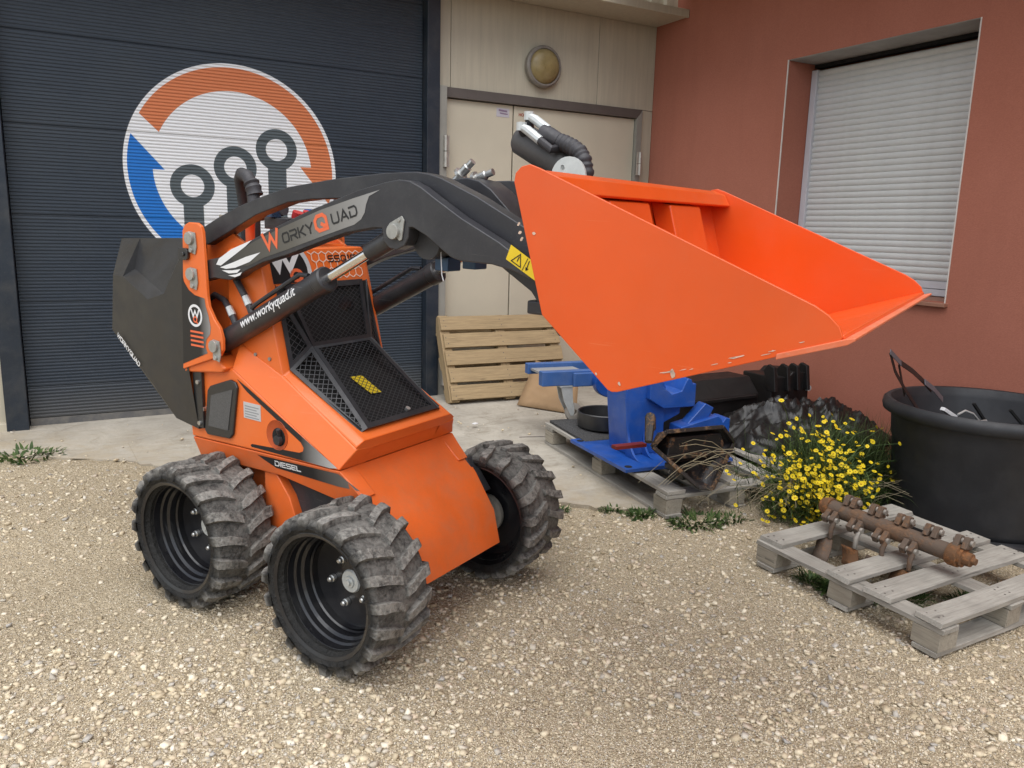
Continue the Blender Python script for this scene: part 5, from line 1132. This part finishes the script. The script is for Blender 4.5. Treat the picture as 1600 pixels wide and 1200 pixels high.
def weed(x, y, r, n, h, label, mat=None, dz=0, w=.011, name='weed_clump', cat='weed'):
    t = thing(name, label, cat, (x, y, G(x, y)+dz), group=None); rn = random.Random(int(x*1000+y*77)); B = Blades()
    for k in range(n):
        a = rn.uniform(0, 6.283); q = r*rn.random()**.6; B.blade((q*math.cos(a), q*math.sin(a)*.7, 0), (math.cos(a)*.7+rn.uniform(-.5,.5), math.sin(a)*.7+rn.uniform(-.5,.5), rn.uniform(.3, 1.5)), h*rn.uniform(.4, 1.1), w*rn.uniform(.6, 1.5), rn.uniform(.4, 2.0))
    B.build('leaves', mat or M_weed, t); return t
weed(-.36, 5.42, .22, 170, .065, 'low leafy weed at the foot of the wall by the left edge', w=.016)
weed(2.20, 3.40, .05, 60, .045, 'tiny weed tuft next to the far front tyre', w=.008)
weed(2.46, 3.29, .06, 60, .04, 'small weed on the gravel just left of the blue stand pallet')
weed(2.56, 3.17, .08, 120, .055, 'leafy weed touching the left front corner of the blue stand pallet')
weed(2.78, 2.97, .16, 300, .06, 'green weed patch in front of the blue stand pallet')
weed(2.98, 2.92, .10, 120, .05, 'thin weed between the blue stand pallet and the yellow flowers')
weed(2.79, 2.24, .05, 120, .09, 'grass tuft growing beside the middle block of the front pallet', w=.006)
weed(2.82, 2.14, .06, 110, .08, 'broad leaved weed under the edge of the front pallet', w=.020)
weed(3.02, 1.95, .12, 220, .08, 'green weeds growing up through the front pallet', w=.007)
weed(3.25, 1.80, .10, 160, .07, 'dark weeds under the near end of the rusty shaft', w=.007)
fl = thing('flowering_shrub', 'bushy daisy plant covered in small yellow flowers', 'plant', (3.47, 2.84, G(3.47, 2.84)))
rn = random.Random(21); FB = Blades(); SB = MB(); pts = []
pet = MB()
for k in range(9):
    a = 6.283*k/9; ca, sa = math.cos(a), math.sin(a); w_ = .0036
    pet.add([(.003*ca-w_*.5*sa*-1, .003*sa-w_*.5*ca, 0), (.003*ca+w_*.5*sa*-1, .003*sa+w_*.5*ca, 0), (.0125*ca-w_*sa, .0125*sa+w_*ca, .001), (.0145*ca, .0145*sa, 0), (.0125*ca+w_*sa, .0125*sa-w_*ca, .001)], [(0,1,2,3,4)])
fsrc = pet.build('flower', M_pet, fl, smooth=0); 
esrc = MB().lathe([(0, .0035), (.003, .003), (.0045, .0008), (.0045, -.001)], 7, 'z').build('flower_eye', M_eye, fsrc, smooth=60)
def stem_pts(a, b, lift=.25):
    a, b = Vector(a), Vector(b); m = a.lerp(b, .5)+Vector((0,0,lift*(b-a).length)); return [a, a.lerp(m, .55), m.lerp(b, .45), b]
k = 0
for i in range(290):
    if i < 150: c = (rn.gauss(-.12, .14), rn.gauss(-.17, .09), max(.05, rn.gauss(.185, .085)))
    else: c = (rn.gauss(-.02, .25), rn.gauss(-.04, .14), max(.05, rn.gauss(.35, .11)))
    if i > 275: c = (rn.uniform(-.45, .5), rn.uniform(-.3, 0), rn.uniform(.1, .45))
    b = (rn.gauss(0, .07), rn.gauss(0, .06), 0); P_ = stem_pts(b, c); SB.tube(P_, [.0022, .0018, .0015, .0012], 4, cap=False)
    o = fsrc if k == 0 else link_copy(fsrc); o.parent = fl; o.location = c
    if k: e_ = link_copy(esrc); e_.parent = o; e_.location = (0,0,0)
    s_ = rn.uniform(.65, 1.15); o.scale = (s_, s_, s_); o.rotation_euler = Vector((rn.gauss(-.15, .45), rn.gauss(-.55, .40), rn.gauss(1, .3))).normalized().to_track_quat('Z', 'Y').to_euler(); k += 1
    for q in range(7):
        t = rn.random(); j = min(2, int(t*3)); p_ = P_[j].lerp(P_[j+1], t*3-j); FB.blade(p_, rdir_(rn, rn.uniform(-.2, .9)), rn.uniform(.02, .055), .003, rn.uniform(-.2, .8), 3)
for i in range(5200):
    a = rn.uniform(0, 6.283); q = rn.random()**.55; FB.blade((q*.36*math.cos(a)+.02, q*.24*math.sin(a)-.05, rn.random()**1.3*.36*(1-q*.5)), rdir_(rn, rn.uniform(.1, 1.4)), rn.uniform(.03, .10), rn.uniform(.003, .006), rn.uniform(0, 1.1), 3)
MF = MB(); pv = [tuple(v_.co) for v_ in fsrc.data.vertices]; pf = [tuple(p.vertices) for p in fsrc.data.polygons]
for i in range(330):
    c = Vector((rn.gauss(-.09, .17), rn.gauss(-.12, .10), max(.04, rn.gauss(.21, .11)))); s_ = rn.uniform(.6, 1.1)
    R_ = Vector((rn.gauss(-.15, .5), rn.gauss(-.5, .45), rn.gauss(.9, .35))).normalized().to_track_quat('Z', 'Y').to_matrix(); MF.add([c+R_ @ (Vector(v_)*s_) for v_ in pv], pf)
    if i % 3 == 0: SB.tube(stem_pts((rn.gauss(0, .07), rn.gauss(0, .06), 0), c), [.002, .0016, .0013, .001], 4, cap=False)
mf = MF.build('small_flowers', M_pet, fl, smooth=0); tag(mf, kind='stuff')
SB.build('stems', M_weed, fl, smooth=0); FB.build('foliage', M_leaf1, fl)
# dry twigs reaching over the pallet
DT = MB()
for i in range(26):
    b = (rn.gauss(-.05, .08), rn.gauss(-.05, .06), .02); e_ = (rn.uniform(-.75, -.25), rn.uniform(-.25, .15), rn.uniform(.05, .28)); P_ = stem_pts(b, e_, .35); DT.tube(P_, [.002, .0017, .0013, .001], 4, cap=False)
    for q in range(3): p_ = P_[2].lerp(P_[3], rn.random()); DT.tube([p_, p_+Vector((rn.uniform(-.06, .03), rn.uniform(-.05, .05), rn.uniform(-.06, .04)))], [.001, .0007], 3, cap=False)
for i in range(10):
    b = (rn.gauss(.1, .08), rn.gauss(-.1, .06), .02); e_ = (rn.uniform(.2, .55), rn.uniform(-.4, -.15), rn.uniform(.1, .2)); DT.tube(stem_pts(b, e_, .3), [.002, .0016, .0012, .001], 4, cap=False)
for i in range(12):
    b = (rn.uniform(-.50, -.33), rn.uniform(.15, .25), rn.uniform(.22, .40)); e_ = (rn.uniform(-.98, -.62), rn.uniform(.12, .30), rn.uniform(.18, .42)); DT.tube(stem_pts(b, e_, rn.uniform(.05, .4)), [.0022, .002, .0018, .0014], 4, cap=False)
DT.build('dry_twigs', M_dry, fl, smooth=0)
def grass(x, y, rx_, ry_, n, h, label, seed):
    t = thing('grass_clump', label, 'grass', (x, y, G(x, y))); rn_ = random.Random(seed); B = Blades()
    for k in range(n): B.blade((rn_.gauss(0, rx_), rn_.gauss(0, ry_), 0), (rn_.gauss(0, .45), rn_.gauss(-.12, .4), 1), h*rn_.uniform(.35, 1.15), .0042, rn_.uniform(.2, 1.7), 5)
    B.build('blades', M_grass, t)
grass(3.90, 2.98, .15, .11, 2600, .48, 'tall fine dark grass between the yellow flowers and the tub', 5)
grass(3.62, 3.06, .18, .08, 800, .46, 'thin grass rising behind the yellow flowers against the black sheeting', 6)
grass(4.40, 3.02, .16, .06, 500, .22, 'short grass along the orange wall behind the tub', 8)
# scraps on the concrete
o = MB().box(-.022, .022, -.014, .014, 0, .006).build('paper_scrap', M_wht, bevel=.002); o.location = (2.485, 5.02, G(0, 5.02)+.037); o.rotation_euler = (.1, 0, .5); tag(o, 'small white paper scrap on the concrete before the leaning pallet', 'scrap')
o = MB().tube([(0,0,0),(.06,-.03,.003),(.13,-.04,0),(.17,-.07,.002)], .003, 6).build('twig', M_jamb); o.location = (2.62, 4.60, G(0, 4.6)+.038); tag(o, 'thin dark twig on the concrete left of the rubber mat', 'twig')
